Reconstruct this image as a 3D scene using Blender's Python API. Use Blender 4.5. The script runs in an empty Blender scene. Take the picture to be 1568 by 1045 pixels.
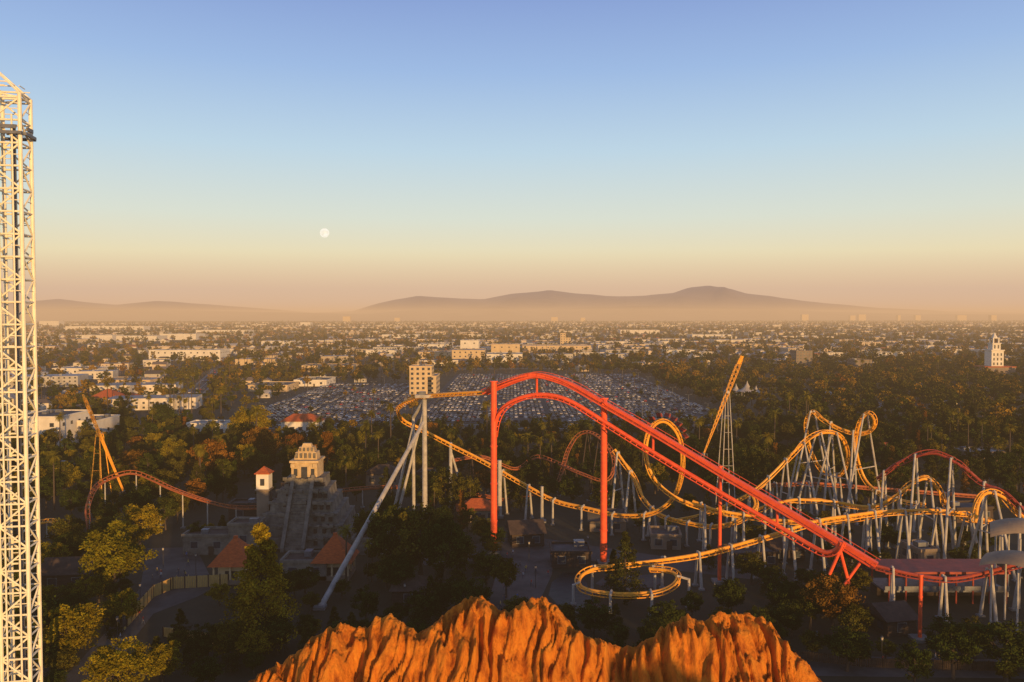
import bpy, math, random
import numpy as np
from mathutils import Vector, Matrix, noise
random.seed(7); rng=np.random.default_rng(7)
H=60.0; F=1220.0; PITCH=math.atan(37.5/F)
scene=bpy.context.scene
# ---------------------------------------------------------------- survey helpers (bearing + depth -> metres)
def ray(px,py):
    a=px-784.0; b=522.5-py
    return Vector((a, F*math.cos(PITCH)+b*math.sin(PITCH), -F*math.sin(PITCH)+b*math.cos(PITCH)))
def W(px,py,d):
    r=ray(px,py); s=d/r.y
    return Vector((r.x*s, d, H+r.z*s))
def G(px,py):
    r=ray(px,py); s=-H/r.z
    return Vector((r.x*s, r.y*s, 0))
# ---------------------------------------------------------------- materials
def newmat(name):
    m=bpy.data.materials.new(name); m.use_nodes=True
    nt=m.node_tree; b=nt.nodes['Principled BSDF']; return m,nt,b
def mat(name,c1,c2=None,scale=1.0,rough=0.7,bump=0.0,metal=0.0,detail=6,stretch=(1,1,1),spec=0.3,bd=0.3):
    m,nt,b=newmat(name)
    if c2 is None: c2=tuple(x*0.72 for x in c1)
    tc=nt.nodes.new('ShaderNodeTexCoord'); mp=nt.nodes.new('ShaderNodeMapping'); mp.inputs['Scale'].default_value=stretch
    nt.links.new(tc.outputs['Object'],mp.inputs['Vector'])
    n=nt.nodes.new('ShaderNodeTexNoise'); n.inputs['Scale'].default_value=scale; n.inputs['Detail'].default_value=detail
    n.inputs['Roughness'].default_value=0.65
    nt.links.new(mp.outputs[0],n.inputs['Vector'])
    r=nt.nodes.new('ShaderNodeValToRGB'); r.color_ramp.elements[0].position=0.35; r.color_ramp.elements[1].position=0.65
    r.color_ramp.elements[0].color=(*c2,1); r.color_ramp.elements[1].color=(*c1,1)
    nt.links.new(n.outputs['Fac'],r.inputs[0])
    nt.links.new(r.outputs[0],b.inputs['Base Color'])
    b.inputs['Roughness'].default_value=rough; b.inputs['Metallic'].default_value=metal
    b.inputs['Specular IOR Level'].default_value=spec
    if bump>0:
        bp=nt.nodes.new('ShaderNodeBump'); bp.inputs['Strength'].default_value=bump; bp.inputs['Distance'].default_value=bd
        nt.links.new(n.outputs['Fac'],bp.inputs['Height']); nt.links.new(bp.outputs[0],b.inputs['Normal'])
    return m
def attrmat(name,rough=0.8):
    m,nt,b=newmat(name)
    a=nt.nodes.new('ShaderNodeAttribute'); a.attribute_name='col'
    tc=nt.nodes.new('ShaderNodeTexCoord'); n=nt.nodes.new('ShaderNodeTexNoise'); n.inputs['Scale'].default_value=0.15; n.inputs['Detail'].default_value=6
    nt.links.new(tc.outputs['Object'],n.inputs['Vector'])
    mr=nt.nodes.new('ShaderNodeMapRange'); mr.inputs[1].default_value=0.3; mr.inputs[2].default_value=0.7; mr.inputs[3].default_value=0.7; mr.inputs[4].default_value=1.1
    nt.links.new(n.outputs['Fac'],mr.inputs[0])
    mx=nt.nodes.new('ShaderNodeVectorMath'); mx.operation='SCALE'
    nt.links.new(a.outputs['Color'],mx.inputs[0]); nt.links.new(mr.outputs[0],mx.inputs['Scale'])
    nt.links.new(mx.outputs[0],b.inputs['Base Color']); b.inputs['Roughness'].default_value=rough
    return m
def leafmat(name,ca,cb,cc=None,trans=True):
    m,nt,b=newmat(name)
    a=nt.nodes.new('ShaderNodeAttribute'); a.attribute_name='col'
    oi=nt.nodes.new('ShaderNodeObjectInfo')
    r=nt.nodes.new('ShaderNodeValToRGB'); r.color_ramp.elements[0].color=(*ca,1); r.color_ramp.elements[1].color=(*cb,1)
    if cc:
        e=r.color_ramp.elements.new(0.55); e.color=(*cc,1)
    nt.links.new(oi.outputs['Random'],r.inputs[0])
    mx=nt.nodes.new('ShaderNodeVectorMath'); mx.operation='MULTIPLY'
    nt.links.new(a.outputs['Color'],mx.inputs[0]); nt.links.new(r.outputs[0],mx.inputs[1])
    o=nt.nodes['Material Output']; nt.nodes.remove(b)
    d=nt.nodes.new('ShaderNodeBsdfDiffuse'); nt.links.new(mx.outputs[0],d.inputs['Color']); nt.links.new(d.outputs[0],o.inputs[0])
    if trans:
        t=nt.nodes.new('ShaderNodeBsdfTranslucent'); nt.links.new(mx.outputs[0],t.inputs['Color'])
        ms=nt.nodes.new('ShaderNodeMixShader'); ms.inputs[0].default_value=0.2
        nt.links.new(d.outputs[0],ms.inputs[1]); nt.links.new(t.outputs[0],ms.inputs[2]); nt.links.new(ms.outputs[0],o.inputs[0])
    return m
M={}
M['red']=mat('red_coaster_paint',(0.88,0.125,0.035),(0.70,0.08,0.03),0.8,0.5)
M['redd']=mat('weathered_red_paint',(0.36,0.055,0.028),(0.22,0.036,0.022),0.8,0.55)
M['yel']=mat('yellow_coaster_paint',(0.92,0.42,0.03),(0.72,0.29,0.03),0.8,0.45)
M['orange']=mat('orange_track_paint',(0.42,0.12,0.035),(0.30,0.08,0.025),0.8,0.55)
M['cream']=mat('cream_support_paint',(0.50,0.44,0.36),(0.30,0.27,0.23),0.5,0.6)
M['white']=mat('white_steel_paint',(0.88,0.80,0.60),(0.74,0.66,0.48),0.8,0.5)
M['steel']=mat('grey_steel',(0.18,0.18,0.19),(0.11,0.11,0.12),1.0,0.5,metal=0.3)
M['dark']=mat('dark_metal',(0.05,0.05,0.055),(0.03,0.03,0.03),1.0,0.5)
M['stone']=mat('weathered_stone',(0.23,0.195,0.15),(0.10,0.088,0.07),0.5,0.9,bump=0.6,detail=10)
M['stoneL']=mat('sunlit_temple_stone',(0.62,0.44,0.23),(0.40,0.28,0.15),0.6,0.9,bump=0.6,detail=10)  # temple crown: warm sunlight put into the stone colour
M['pave']=mat('concrete_paving',(0.11,0.097,0.083),(0.045,0.041,0.037),0.12,0.85,detail=10)
M['asph']=mat('asphalt',(0.055,0.053,0.053),(0.036,0.035,0.035),0.06,0.85,detail=10)
M['line']=mat('road_line_paint',(0.55,0.55,0.52),(0.35,0.35,0.33),1.0,0.7)
M['kerb']=mat('kerb_concrete',(0.22,0.21,0.19),None,0.5,0.85)
M['wallw']=mat('white_render',(0.74,0.66,0.53),(0.58,0.51,0.41),0.15,0.85,detail=8)
M['walls']=mat('sand_render',(0.64,0.46,0.25),(0.50,0.36,0.20),0.2,0.85,detail=8)
M['wallt']=mat('tan_stucco',(0.26,0.195,0.135),(0.17,0.125,0.09),0.3,0.85,detail=8)
M['walld']=mat('dark_timber',(0.075,0.048,0.034),(0.04,0.027,0.02),0.5,0.85,stretch=(1,1,6))
M['rooft']=mat('terracotta_tiles',(0.52,0.12,0.03),(0.30,0.065,0.022),1.2,0.85,bump=0.4,stretch=(1,1,4))
M['roofg']=mat('grey_roofing',(0.10,0.092,0.085),(0.055,0.05,0.046),0.3,0.85)
M['roofw']=mat('white_roofing',(0.40,0.36,0.31),(0.26,0.24,0.215),0.2,0.8)
M['roofb']=mat('brown_shingles',(0.09,0.058,0.04),(0.05,0.033,0.025),0.7,0.9)
M['glass']=mat('window_glass',(0.05,0.06,0.07),(0.03,0.03,0.04),0.5,0.15,spec=0.6)
M['bark']=mat('bark',(0.10,0.07,0.05),(0.05,0.037,0.027),2.0,0.95,bump=0.6,stretch=(1,1,0.3))
M['canvas']=mat('white_canvas',(0.48,0.41,0.32),(0.34,0.29,0.23),0.2,0.7)
M['canopy']=mat('canopy_fabric',(0.36,0.25,0.15),(0.22,0.16,0.11),0.3,0.75)
M['city']=attrmat('suburb_surfaces')
M['leafg']=leafmat('green_foliage',(0.026,0.038,0.007),(0.090,0.074,0.010),(0.044,0.052,0.009),trans=False)
M['leafy']=leafmat('sunlit_green_foliage',(0.17,0.145,0.010),(0.26,0.185,0.012))  # green leaves with warm sunlight mixed into the colour
M['leafo']=leafmat('autumn_foliage',(0.20,0.090,0.014),(0.14,0.10,0.012),(0.15,0.062,0.012),trans=False)
M['leafd']=leafmat('dark_conifer_foliage',(0.026,0.034,0.008),(0.052,0.048,0.010),trans=False)
M['leafp']=leafmat('palm_fronds',(0.12,0.105,0.015),(0.18,0.14,0.018),trans=False)
M['leafc']=leafmat('city_tree_foliage',(0.040,0.044,0.010),(0.25,0.14,0.016),(0.095,0.078,0.012),trans=False)
def rockmat():
    m,nt,b=newmat('orange_rock'); L=nt.links
    tc=nt.nodes.new('ShaderNodeTexCoord'); mp=nt.nodes.new('ShaderNodeMapping'); mp.inputs['Scale'].default_value=(1,.8,.35); L.new(tc.outputs['Object'],mp.inputs['Vector'])
    n=nt.nodes.new('ShaderNodeTexNoise'); n.inputs['Scale'].default_value=.9; n.inputs['Detail'].default_value=12; n.inputs['Roughness'].default_value=.68; L.new(mp.outputs[0],n.inputs['Vector'])
    r=nt.nodes.new('ShaderNodeValToRGB'); e=r.color_ramp.elements; e[0].position=.32; e[0].color=(.34,.075,.012,1); e[1].position=.68; e[1].color=(.88,.32,.035,1); k=e.new(.5); k.color=(.76,.23,.024,1)
    L.new(n.outputs[0],r.inputs[0]); L.new(r.outputs[0],b.inputs['Base Color']); b.inputs['Roughness'].default_value=.95; b.inputs['Specular IOR Level'].default_value=.1
    n2=nt.nodes.new('ShaderNodeTexNoise'); n2.inputs['Scale'].default_value=1.7; n2.inputs['Detail'].default_value=11; n2.inputs['Roughness'].default_value=.72; L.new(mp.outputs[0],n2.inputs['Vector'])
    bp=nt.nodes.new('ShaderNodeBump'); bp.inputs['Strength'].default_value=1.0; bp.inputs['Distance'].default_value=.75; L.new(n2.outputs[0],bp.inputs['Height']); L.new(bp.outputs[0],b.inputs['Normal'])
    return m
M['rock']=rockmat()
# ---------------------------------------------------------------- mesh builder
def link(o,parent=None):
    scene.collection.objects.link(o)
    if parent: o.parent=parent
    return o
class MB:
    def __init__(s): s.v=[]; s.f=[]; s.m=[]; s.mats=[]
    def mi(s,key):
        if key not in s.mats: s.mats.append(key)
        return s.mats.index(key)
    def add(s,vs,fs,key):
        o=len(s.v); s.v.extend([tuple(p) for p in vs]); k=s.mi(key)
        for f in fs: s.f.append(tuple(i+o for i in f)); s.m.append(k)
    def box(s,c,size,key,rot=0.0,taper=1.0):
        hx,hy,hz=size[0]/2,size[1]/2,size[2]/2; cr,sr=math.cos(rot),math.sin(rot); vs=[]
        for z,t in((-hz,1),(hz,taper)):
            for x,y in((-hx,-hy),(hx,-hy),(hx,hy),(-hx,hy)):
                x*=t;y*=t
                vs.append((c[0]+x*cr-y*sr,c[1]+x*sr+y*cr,c[2]+z))
        s.add(vs,[(3,2,1,0),(4,5,6,7),(0,1,5,4),(1,2,6,5),(2,3,7,6),(3,0,4,7)],key)
    def tube(s,p0,p1,r0,r1=None,key='steel',n=7):
        if r1 is None: r1=r0
        p0=Vector(p0);p1=Vector(p1); d=p1-p0
        if d.length<1e-4: return
        d.normalize(); a=d.orthogonal().normalized(); b=d.cross(a); vs=[]
        for p,r in((p0,r0),(p1,r1)):
            for i in range(n):
                t=2*math.pi*i/n; vs.append(p+a*(r*math.cos(t))+b*(r*math.sin(t)))
        fs=[(i,(i+1)%n,n+(i+1)%n,n+i) for i in range(n)]+[tuple(range(n))[::-1],tuple(range(n,2*n))]
        s.add(vs,fs,key)
    def sweep(s,P,S,U,a,b,w,h,key,n=6,closed=False):
        vs=[]; N=len(P); off=math.pi/4 if n==4 else 0; k=math.sqrt(2) if n==4 else 1
        for i in range(N):
            c=P[i]+S[i]*a+U[i]*b
            for j in range(n):
                t=2*math.pi*j/n+off; vs.append(c+S[i]*(w*k*math.cos(t))+U[i]*(h*k*math.sin(t)))
        fs=[]
        for i in range(N-1):
            for j in range(n):
                fs.append((i*n+j,i*n+(j+1)%n,(i+1)*n+(j+1)%n,(i+1)*n+j))
        fs.append(tuple(range(n))[::-1]); fs.append(tuple(range((N-1)*n,N*n)))
        s.add(vs,fs,key)
    def obj(s,name,parent=None,smooth=False,loc=None):
        me=bpy.data.meshes.new(name); me.from_pydata(s.v,[],s.f)
        for k in s.mats: me.materials.append(M[k])
        me.polygons.foreach_set('material_index',s.m)
        if smooth: me.polygons.foreach_set('use_smooth',[True]*len(s.f))
        me.update(); o=bpy.data.objects.new(name,me); link(o,parent)
        if loc: o.location=loc
        return o
def empty(name):
    e=bpy.data.objects.new(name,None); link(e); return e
def arrmesh(name,V,Q,col,mats,midx=None):
    me=bpy.data.meshes.new(name); nf=len(Q); k=Q.shape[1]
    me.vertices.add(len(V)); me.vertices.foreach_set('co',V.astype(np.float32).ravel())
    me.loops.add(nf*k); me.loops.foreach_set('vertex_index',Q.astype(np.int32).ravel())
    me.polygons.add(nf); me.polygons.foreach_set('loop_start',np.arange(0,nf*k,k,dtype=np.int32))
    for m in mats: me.materials.append(M[m])
    if midx is not None: me.polygons.foreach_set('material_index',midx.astype(np.int32))
    me.update(calc_edges=True)
    if col is not None:
        a=me.color_attributes.new('col','FLOAT_COLOR','CORNER')
        c=np.ones((nf,k,4),np.float32); c[:,:,:3]=col[:,None,:]
        a.data.foreach_set('color',c.ravel())
    me.validate(); return me
# ---------------------------------------------------------------- trees
def leafcloud(C,size,asp=0.6,seed=0,out=None,r=None):
    r=r or np.random.default_rng(seed); N=len(C)
    u=r.normal(size=(N,3)); u/=np.linalg.norm(u,axis=1)[:,None]
    w=r.normal(size=(N,3)); v=np.cross(u,w); v/=np.linalg.norm(v,axis=1)[:,None]
    s=size*(0.6+0.8*r.random((N,1)))
    V=np.stack([C-u*s,C-v*s*asp,C+u*s,C+v*s*asp],1).reshape(-1,3)
    return V,np.arange(4*N).reshape(N,4)
def make_tree(name,kind,seed,leaf,nc,nl,ls):
    r=np.random.default_rng(seed); mb=MB(); cents=[];rad=[]
    if kind=='broad':
        Ht=12.0; ax=r.uniform(3.8,4.8); az=3.9; cz=7.7
        while len(cents)<nc:
            p=r.uniform(-1,1,3); l=np.linalg.norm(p)
            if l>1 or l<0.45: continue
            p=p*(0.8+0.35*r.random()); c=np.array([p[0]*ax,p[1]*ax,cz+p[2]*az])
            if c[2]<2.8: continue
            cents.append(c); rad.append(r.uniform(0.75,1.5))
        mb.tube((0,0,0),(0.2,0.1,4),0.38,0.24,'bark',7); mb.tube((0.2,0.1,4),(0.1,0,8),0.24,0.1,'bark',6)
        for c in cents[:12]: mb.tube((0.15,0.1,r.uniform(3,5.5)),c,0.14,0.04,'bark',4)
    elif kind=='conifer':
        Ht=16.0
        mb.tube((0,0,0),(0,0,15.5),0.35,0.04,'bark',7)
        for i in range(nc):
            t=(i+0.5)/nc; z=2.0+13.6*t; R=(1-t)**0.8*4.2*(0.65+0.5*r.random())+0.25; a=r.uniform(0,6.28)
            q=r.uniform(0.4,1.0); c=np.array([math.cos(a)*R*q,math.sin(a)*R*q,z-0.3*R*q*0.4]); cents.append(c); rad.append(0.5+0.85*(1-t)*r.uniform(.7,1.2))
            if i%2==0: mb.tube((0,0,z+0.3),c,0.08,0.03,'bark',4)
    elif kind=='column':
        Ht=14.0; mb.tube((0,0,0),(0,0,12),0.3,0.05,'bark',6)
        for i in range(nc):
            t=(i+0.5)/nc; z=1.0+12.6*t; R=(math.sin(min(1,t*1.2+0.15)*math.pi*0.93)**0.7)*1.5+0.1; a=r.uniform(0,6.28)
            q=r.uniform(0.3,1); cents.append(np.array([math.cos(a)*R*q,math.sin(a)*R*q,z])); rad.append(r.uniform(0.45,0.8))
    elif kind=='euc':
        Ht=20.0; mb.tube((0,0,0),(0.6,0.2,9),0.45,0.28,'bark',7); mb.tube((0.6,0.2,9),(0.2,0,17),0.28,0.08,'bark',6)
        while len(cents)<nc:
            a=r.uniform(0,6.28); z=r.uniform(6,19.3); R=4.6*math.sin(math.pi*min(1,(z-4)/17))**0.6*r.uniform(0.3,1.0)
            c=np.array([math.cos(a)*R,math.sin(a)*R,z]); cents.append(c); rad.append(r.uniform(0.7,1.5))
        for c in cents[:12]: mb.tube((0.4,0.1,max(4,c[2]-3.5)),c,0.14,0.04,'bark',4)
    P=[];T=[]
    for c,ra in zip(cents,rad):
        g=r.normal(size=(nl,3)); g/=np.linalg.norm(g,axis=1)[:,None]; g*=ra*(r.random((nl,1))**0.45)
        g[:,2]*=0.72; P.append(c+g); b=r.uniform(0.55,1.4); T.append(np.full(nl,b)*r.uniform(0.8,1.2,nl))
    P=np.concatenate(P);T=np.concatenate(T)
    V,Q=leafcloud(P,ls,0.62,r=r)
    col=np.stack([T*r.uniform(.9,1.12,len(T)),T,T*0.95],1)
    nb=len(mb.v); bf=[]
    for f in mb.f:
        if len(f)==4: bf.append(f)
    bq=np.array(bf); V2=np.concatenate([np.array([tuple(x) for x in mb.v]),V]); Q2=np.concatenate([bq,Q+nb])
    mi=np.concatenate([np.zeros(len(bq)),np.ones(len(Q))]); c2=np.concatenate([np.ones((len(bq),3)),col])
    return arrmesh(name,V2,Q2,c2,['bark',leaf],mi),Ht
def make_palm(name,seed,Ht,nf=34,L=2.4):
    r=np.random.default_rng(seed); V=[];Q=[];mi=[];C=[]
    def quad(a,b,c,d,m,t=1.0):
        o=len(V); V.extend([a,b,c,d]); Q.append((o,o+1,o+2,o+3)); mi.append(m); C.append((t,t,t))
    n=6; seg=5
    lean=r.uniform(-.5,.5,2)
    def cen(t): return np.array([lean[0]*t*t,lean[1]*t*t,Ht*t])
    for i in range(seg):
        t0,t1=i/seg,(i+1)/seg; r0=0.30-0.14*t0; r1=0.30-0.14*t1
        for j in range(n):
            a0,a1=2*math.pi*j/n,2*math.pi*(j+1)/n
            e=lambda t,rr,a: cen(t)+np.array([rr*math.cos(a),rr*math.sin(a),0])
            quad(e(t0,r0,a0),e(t0,r0,a1),e(t1,r1,a1),e(t1,r1,a0),0)
    top=cen(1)
    for k in range(nf):
        a=r.uniform(0,6.28); el=r.uniform(-0.9,1.3); l=L*r.uniform(.8,1.15); dirh=np.array([math.cos(a),math.sin(a),0]); side=np.array([-math.sin(a),math.cos(a),0])
        t=r.uniform(0.6,1.25)*(0.6 if el<-0.3 else 1); prev=top.copy(); e=el
        for s in range(5):
            nx=prev+(dirh*math.cos(e)+np.array([0,0,math.sin(e)]))*l/5; e-=0.28
            for sg in(-1,1):
                for q in range(2):
                    b=prev+(nx-prev)*q*0.5; w=(0.55 if s<4 else 0.3)*l/2.4
                    tip=b+side*sg*w+(nx-prev)*0.9+np.array([0,0,-0.22])
                    quad(b,b+(nx-prev)*0.42,tip,tip-(nx-prev)*0.1,1,t)
            prev=nx
    return arrmesh(name,np.array(V),np.array(Q),np.array(C),['bark','leafp'],np.array(mi)),Ht
PR={}
PR['broad']=[make_tree('broadleaf_tree_mesh','broad',s,'leafg',75,65,0.24) for s in(1,2,3)]
PR['sunlit']=[make_tree('sunlit_tree_mesh','broad',s,'leafy',90,80,0.21) for s in(4,5)]
PR['autumn']=[make_tree('autumn_tree_mesh','broad',s,'leafo',70,60,0.24) for s in(6,7)]
PR['conifer']=[make_tree('conifer_mesh','conifer',s,'leafd',90,50,0.22) for s in(8,9)]
PR['cedar']=[make_tree('cedar_mesh','conifer',10,'leafy',150,110,0.15)]
PR['column']=[make_tree('cypress_mesh','column',11,'leafg',70,60,0.2),make_tree('cypress_mesh_autumn','column',12,'leafo',70,60,0.2)]
PR['euc']=[make_tree('eucalyptus_mesh','euc',s,'leafg',80,60,0.28) for s in(13,14)]
PR['palm']=[make_palm('palm_mesh',15,14.0),make_palm('palm_mesh_b',16,17.0)]
NM={'broad':'broadleaf_tree','sunlit':'golden_leaf_tree','autumn':'autumn_tree','conifer':'pine_tree','cedar':'cedar_tree','column':'cypress_tree','euc':'eucalyptus_tree','palm':'palm_tree'}  # golden_leaf_tree: sunlight put into the leaf colour; the name seeds its tint
def place(kind,x,y,h,wf=1.0,idx=None):
    me,Ht=random.choice(PR[kind]) if idx is None else PR[kind][idx]
    o=bpy.data.objects.new(NM[kind],me); link(o); s=h/Ht
    o.location=(x,y,-0.05); o.scale=(s*wf,s*wf,s); o.rotation_euler=(0,0,random.uniform(0,6.28)); return o
def tree_at(kind,px,pyb,pyt,wf=1.0,idx=None):
    g=G(px,pyb); t=W(px,pyt,g.y); return place(kind,g.x,g.y,max(3,t.z),wf,idx)
# ---------------------------------------------------------------- instancer
def instancer(name,childmesh,childname,pts,scales,rots):
    n=len(pts); pts=np.array(pts,float).reshape(-1,3); s=np.array(scales,float)/2; c=np.cos(rots);d=np.sin(rots)
    V=np.zeros((n,4,3))
    for i,(a,b) in enumerate(((-1,-1),(1,-1),(1,1),(-1,1))):
        V[:,i,0]=pts[:,0]+s*(a*c-b*d); V[:,i,1]=pts[:,1]+s*(a*d+b*c); V[:,i,2]=pts[:,2]
    me=arrmesh(name,V.reshape(-1,3),np.arange(4*n).reshape(n,4),None,[])
    o=bpy.data.objects.new(name,me); link(o); o.instance_type='FACES'; o.use_instance_faces_scale=True; o.instance_faces_scale=1.0
    o.show_instancer_for_render=False; o.show_instancer_for_viewport=False
    ch=bpy.data.objects.new(childname,childmesh); link(ch,o); return o
# ================================================================= WORLD / SUN / HAZE
SUN_EL=math.radians(5.2); SUN_AZ=math.radians(156)   # clockwise from +Y
w=bpy.data.worlds.new('World'); scene.world=w; w.use_nodes=True; nt=w.node_tree; nt.nodes.clear()
out=nt.nodes.new('ShaderNodeOutputWorld'); bg=nt.nodes.new('ShaderNodeBackground'); sky=nt.nodes.new('ShaderNodeTexSky')
sky.sky_type='NISHITA'; sky.sun_disc=False; sky.sun_elevation=SUN_EL; sky.sun_rotation=SUN_AZ; sky.altitude=50; sky.dust_density=1.0; sky.ozone_density=1.5
bg.inputs[1].default_value=0.13
tc=nt.nodes.new('ShaderNodeTexCoord'); sx=nt.nodes.new('ShaderNodeSeparateXYZ'); nt.links.new(tc.outputs['Generated'],sx.inputs[0])
rp=nt.nodes.new('ShaderNodeValToRGB')
nt.links.new(sx.outputs['Z'],rp.inputs[0]); cr=rp.color_ramp
stops=[(0.0,(6.2,4.4,3.0)),(0.035,(6.9,5.2,3.1)),(0.075,(6.7,6.1,4.1)),(0.12,(5.6,6.2,5.5)),(0.20,(4.0,5.5,6.6)),(0.29,(2.6,4.0,6.4)),(0.38,(1.75,2.7,5.4)),(1.0,(0.35,0.55,1.3))]
cr.elements[0].position=0; cr.elements[1].position=1
for i,(p,c) in enumerate(stops):
    if i==0: e=cr.elements[0]
    elif i==len(stops)-1: e=cr.elements[-1]
    else: e=cr.elements.new(p)
    e.color=(*[x/7 for x in c],1)
sc=nt.nodes.new('ShaderNodeVectorMath'); sc.operation='SCALE'; sc.inputs['Scale'].default_value=7.0; nt.links.new(rp.outputs[0],sc.inputs[0])
mx=nt.nodes.new('ShaderNodeMix'); mx.data_type='RGBA'; mx.inputs[0].default_value=0.93
nt.links.new(sky.outputs[0],mx.inputs[6]); nt.links.new(sc.outputs[0],mx.inputs[7]); nt.links.new(mx.outputs[2],bg.inputs[0]); nt.links.new(bg.outputs[0],out.inputs[0])
sl=bpy.data.lights.new('sun','SUN'); sl.energy=5.0; sl.angle=math.radians(0.5); sl.color=(1.0,0.60,0.22)
so=bpy.data.objects.new('sun',sl); link(so)
sd=Vector((math.sin(SUN_AZ)*math.cos(SUN_EL),math.cos(SUN_AZ)*math.cos(SUN_EL),math.sin(SUN_EL)))
so.rotation_euler=sd.to_track_quat('Z','Y').to_euler(); so.location=(60,-100,120)
def hazebox(name,c,s,dens,col):
    m=bpy.data.materials.new(name); m.use_nodes=True; n=m.node_tree; n.nodes.clear()
    o=n.nodes.new('ShaderNodeOutputMaterial'); ab=n.nodes.new('ShaderNodeVolumeAbsorption'); ab.inputs['Color'].default_value=(0,0,0,1); ab.inputs['Density'].default_value=dens
    em=n.nodes.new('ShaderNodeEmission'); em.inputs[0].default_value=(*col,1); em.inputs[1].default_value=dens
    ad=n.nodes.new('ShaderNodeAddShader'); n.links.new(ab.outputs[0],ad.inputs[0]); n.links.new(em.outputs[0],ad.inputs[1]); n.links.new(ad.outputs[0],o.inputs['Volume'])
    M[name]=m; b=MB(); b.box(c,s,name); return b.obj(name)
hazebox('ground_haze',(0,11800,84),(46000,24000,172),1/7500,(0.72,0.43,0.22))
hazebox('horizon_haze',(0,17000,450),(60000,14000,904),1/13500,(0.60,0.44,0.38))
# ================================================================= GROUND
M['gnd']=mat('suburban_ground',(0.055,0.043,0.022),(0.022,0.022,0.011),0.03,0.95,detail=12)
b=MB(); b.add([(-40000,-3000,0),(40000,-3000,0),(40000,60000,0),(-40000,60000,0)],[(0,1,2,3)],'gnd'); b.obj('ground')
def sheet(name,pts,key,z):
    m=MB(); m.add([(p[0],p[1],z) for p in pts],[tuple(range(len(pts)))],key); return m.obj(name)
def ridge(name,prof,d,depth,seed,key):
    nx=320;ny=26; V=[];Fc=[]
    p0=prof[0][0];p1=prof[-1][0]; xs=[q[0] for q in prof]; zs=[q[1] for q in prof]
    for j in range(ny):
        t=j/(ny-1)
        for i in range(nx):
            px=p0+(p1-p0)*i/(nx-1); top=W(px,float(np.interp(px,xs,zs)),d); n=noise.fractal(Vector((px*0.02,t*3,seed)),1.0,2.0,6)
            k=math.sin(min(1,t/0.6)*math.pi/2)**1.3 if t<0.6 else math.cos((t-0.6)/0.4*math.pi/2)
            z=max(-5,top.z*k+n*top.z*0.35*(k*(1-k)*4*0.6+0.06)); z=max(z,-5) if 0<j<ny-1 else -5
            V.append((top.x*(1+ (t-.6)*depth/d*0.9),d+(t-0.6)*depth,z))
    for j in range(ny-1):
        for i in range(nx-1):
            a=j*nx+i; Fc.append((a,a+1,a+nx+1,a+nx))
    m=MB(); m.add(V,Fc,key); return m.obj(name,smooth=True)
M['hill']=mat('hill_scrub',(0.17,0.13,0.125),(0.09,0.085,0.10),0.002,0.95,detail=10)
ridge('hills',[(-300,476),(-100,468),(40,462),(90,458),(130,463),(180,467),(240,461),(300,465),(350,469),(420,474),(480,479),(540,477),(580,465),(600,460),(640,454),(690,457),(740,458),(780,451),(840,446),(880,450),(930,454),(990,453),(1030,449),(1055,441),(1085,438),(1110,442),(1140,450),(1190,456),(1260,464),(1350,472),(1450,477),(1600,480),(1900,482)],17500,7000,3.3,'hill')
ridge('foothills',[(-300,480),(0,474),(120,471),(300,476),(560,481),(640,474),(720,472),(760,469),(820,474),(900,471),(1000,468),(1060,470),(1150,471),(1250,477),(1400,481),(1900,483)],13500,4000,8.1,'hill')
# moon
mp=W(497,357,16000)
bpy.ops.mesh.primitive_uv_sphere_add(segments=48,ring_count=24,radius=7/F*16000,location=mp); mo=bpy.context.object; mo.name='moon'
m,n_,b_=newmat('moon_surface'); nn=n_.nodes.new('ShaderNodeTexNoise'); nn.inputs['Scale'].default_value=3.0; t_=n_.nodes.new('ShaderNodeTexCoord'); n_.links.new(t_.outputs['Generated'],nn.inputs['Vector'])
rr=n_.nodes.new('ShaderNodeValToRGB'); rr.color_ramp.elements[0].position=.35; rr.color_ramp.elements[1].position=.6; rr.color_ramp.elements[0].color=(.9,.84,.68,1); rr.color_ramp.elements[1].color=(1,.98,.85,1)
n_.links.new(nn.outputs[0],rr.inputs[0]); n_.links.new(rr.outputs[0],b_.inputs['Emission Color']); b_.inputs['Emission Strength'].default_value=1.05; b_.inputs['Base Color'].default_value=(0,0,0,1)
mo.data.materials.append(m)
# ================================================================= ROADS
excl=[]; segs=[]
def road(p0,p1,wd,lanes=4):
    p0=Vector((*p0,0));p1=Vector((*p1,0)); t=(p1-p0); L=t.length; t.normalize(); s=Vector((t.y,-t.x,0)); m=MB()
    def q(a,b,o0,o1,z,key): m.add([p0+t*a+s*o0+Vector((0,0,z)),p0+t*b+s*o0+Vector((0,0,z)),p0+t*b+s*o1+Vector((0,0,z)),p0+t*a+s*o1+Vector((0,0,z))],[(0,1,2,3)],key)
    q(0,L,-wd/2,wd/2,0.02,'asph'); 
    for sg in(-1,1):
        c=(p0+p1)/2+s*sg*(wd/2+1.2); m.box((c.x,c.y,0.065),(2.3,L,0.13),'kerb',rot=math.atan2(t.y,t.x)-math.pi/2)
    q(0,L,-0.2,-0.06,0.03,'line'); q(0,L,0.06,0.2,0.03,'line')
    a=0
    while a<min(L,900):
        for o in(-wd/4,wd/4): q(a,a+3,o-0.07,o+0.07,0.03,'line')
        a+=9
    segs.append((p0,p1,wd/2+2)); return m.obj('road')
road((-190,425),(-330,900),11)
road((-520,560),(-190,432),14); road((-190,432),(420,432),12)
road((-330,900),(900,960),11); road((-900,820),(-330,900),12)
road((260,440),(150,1500),10)
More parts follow.
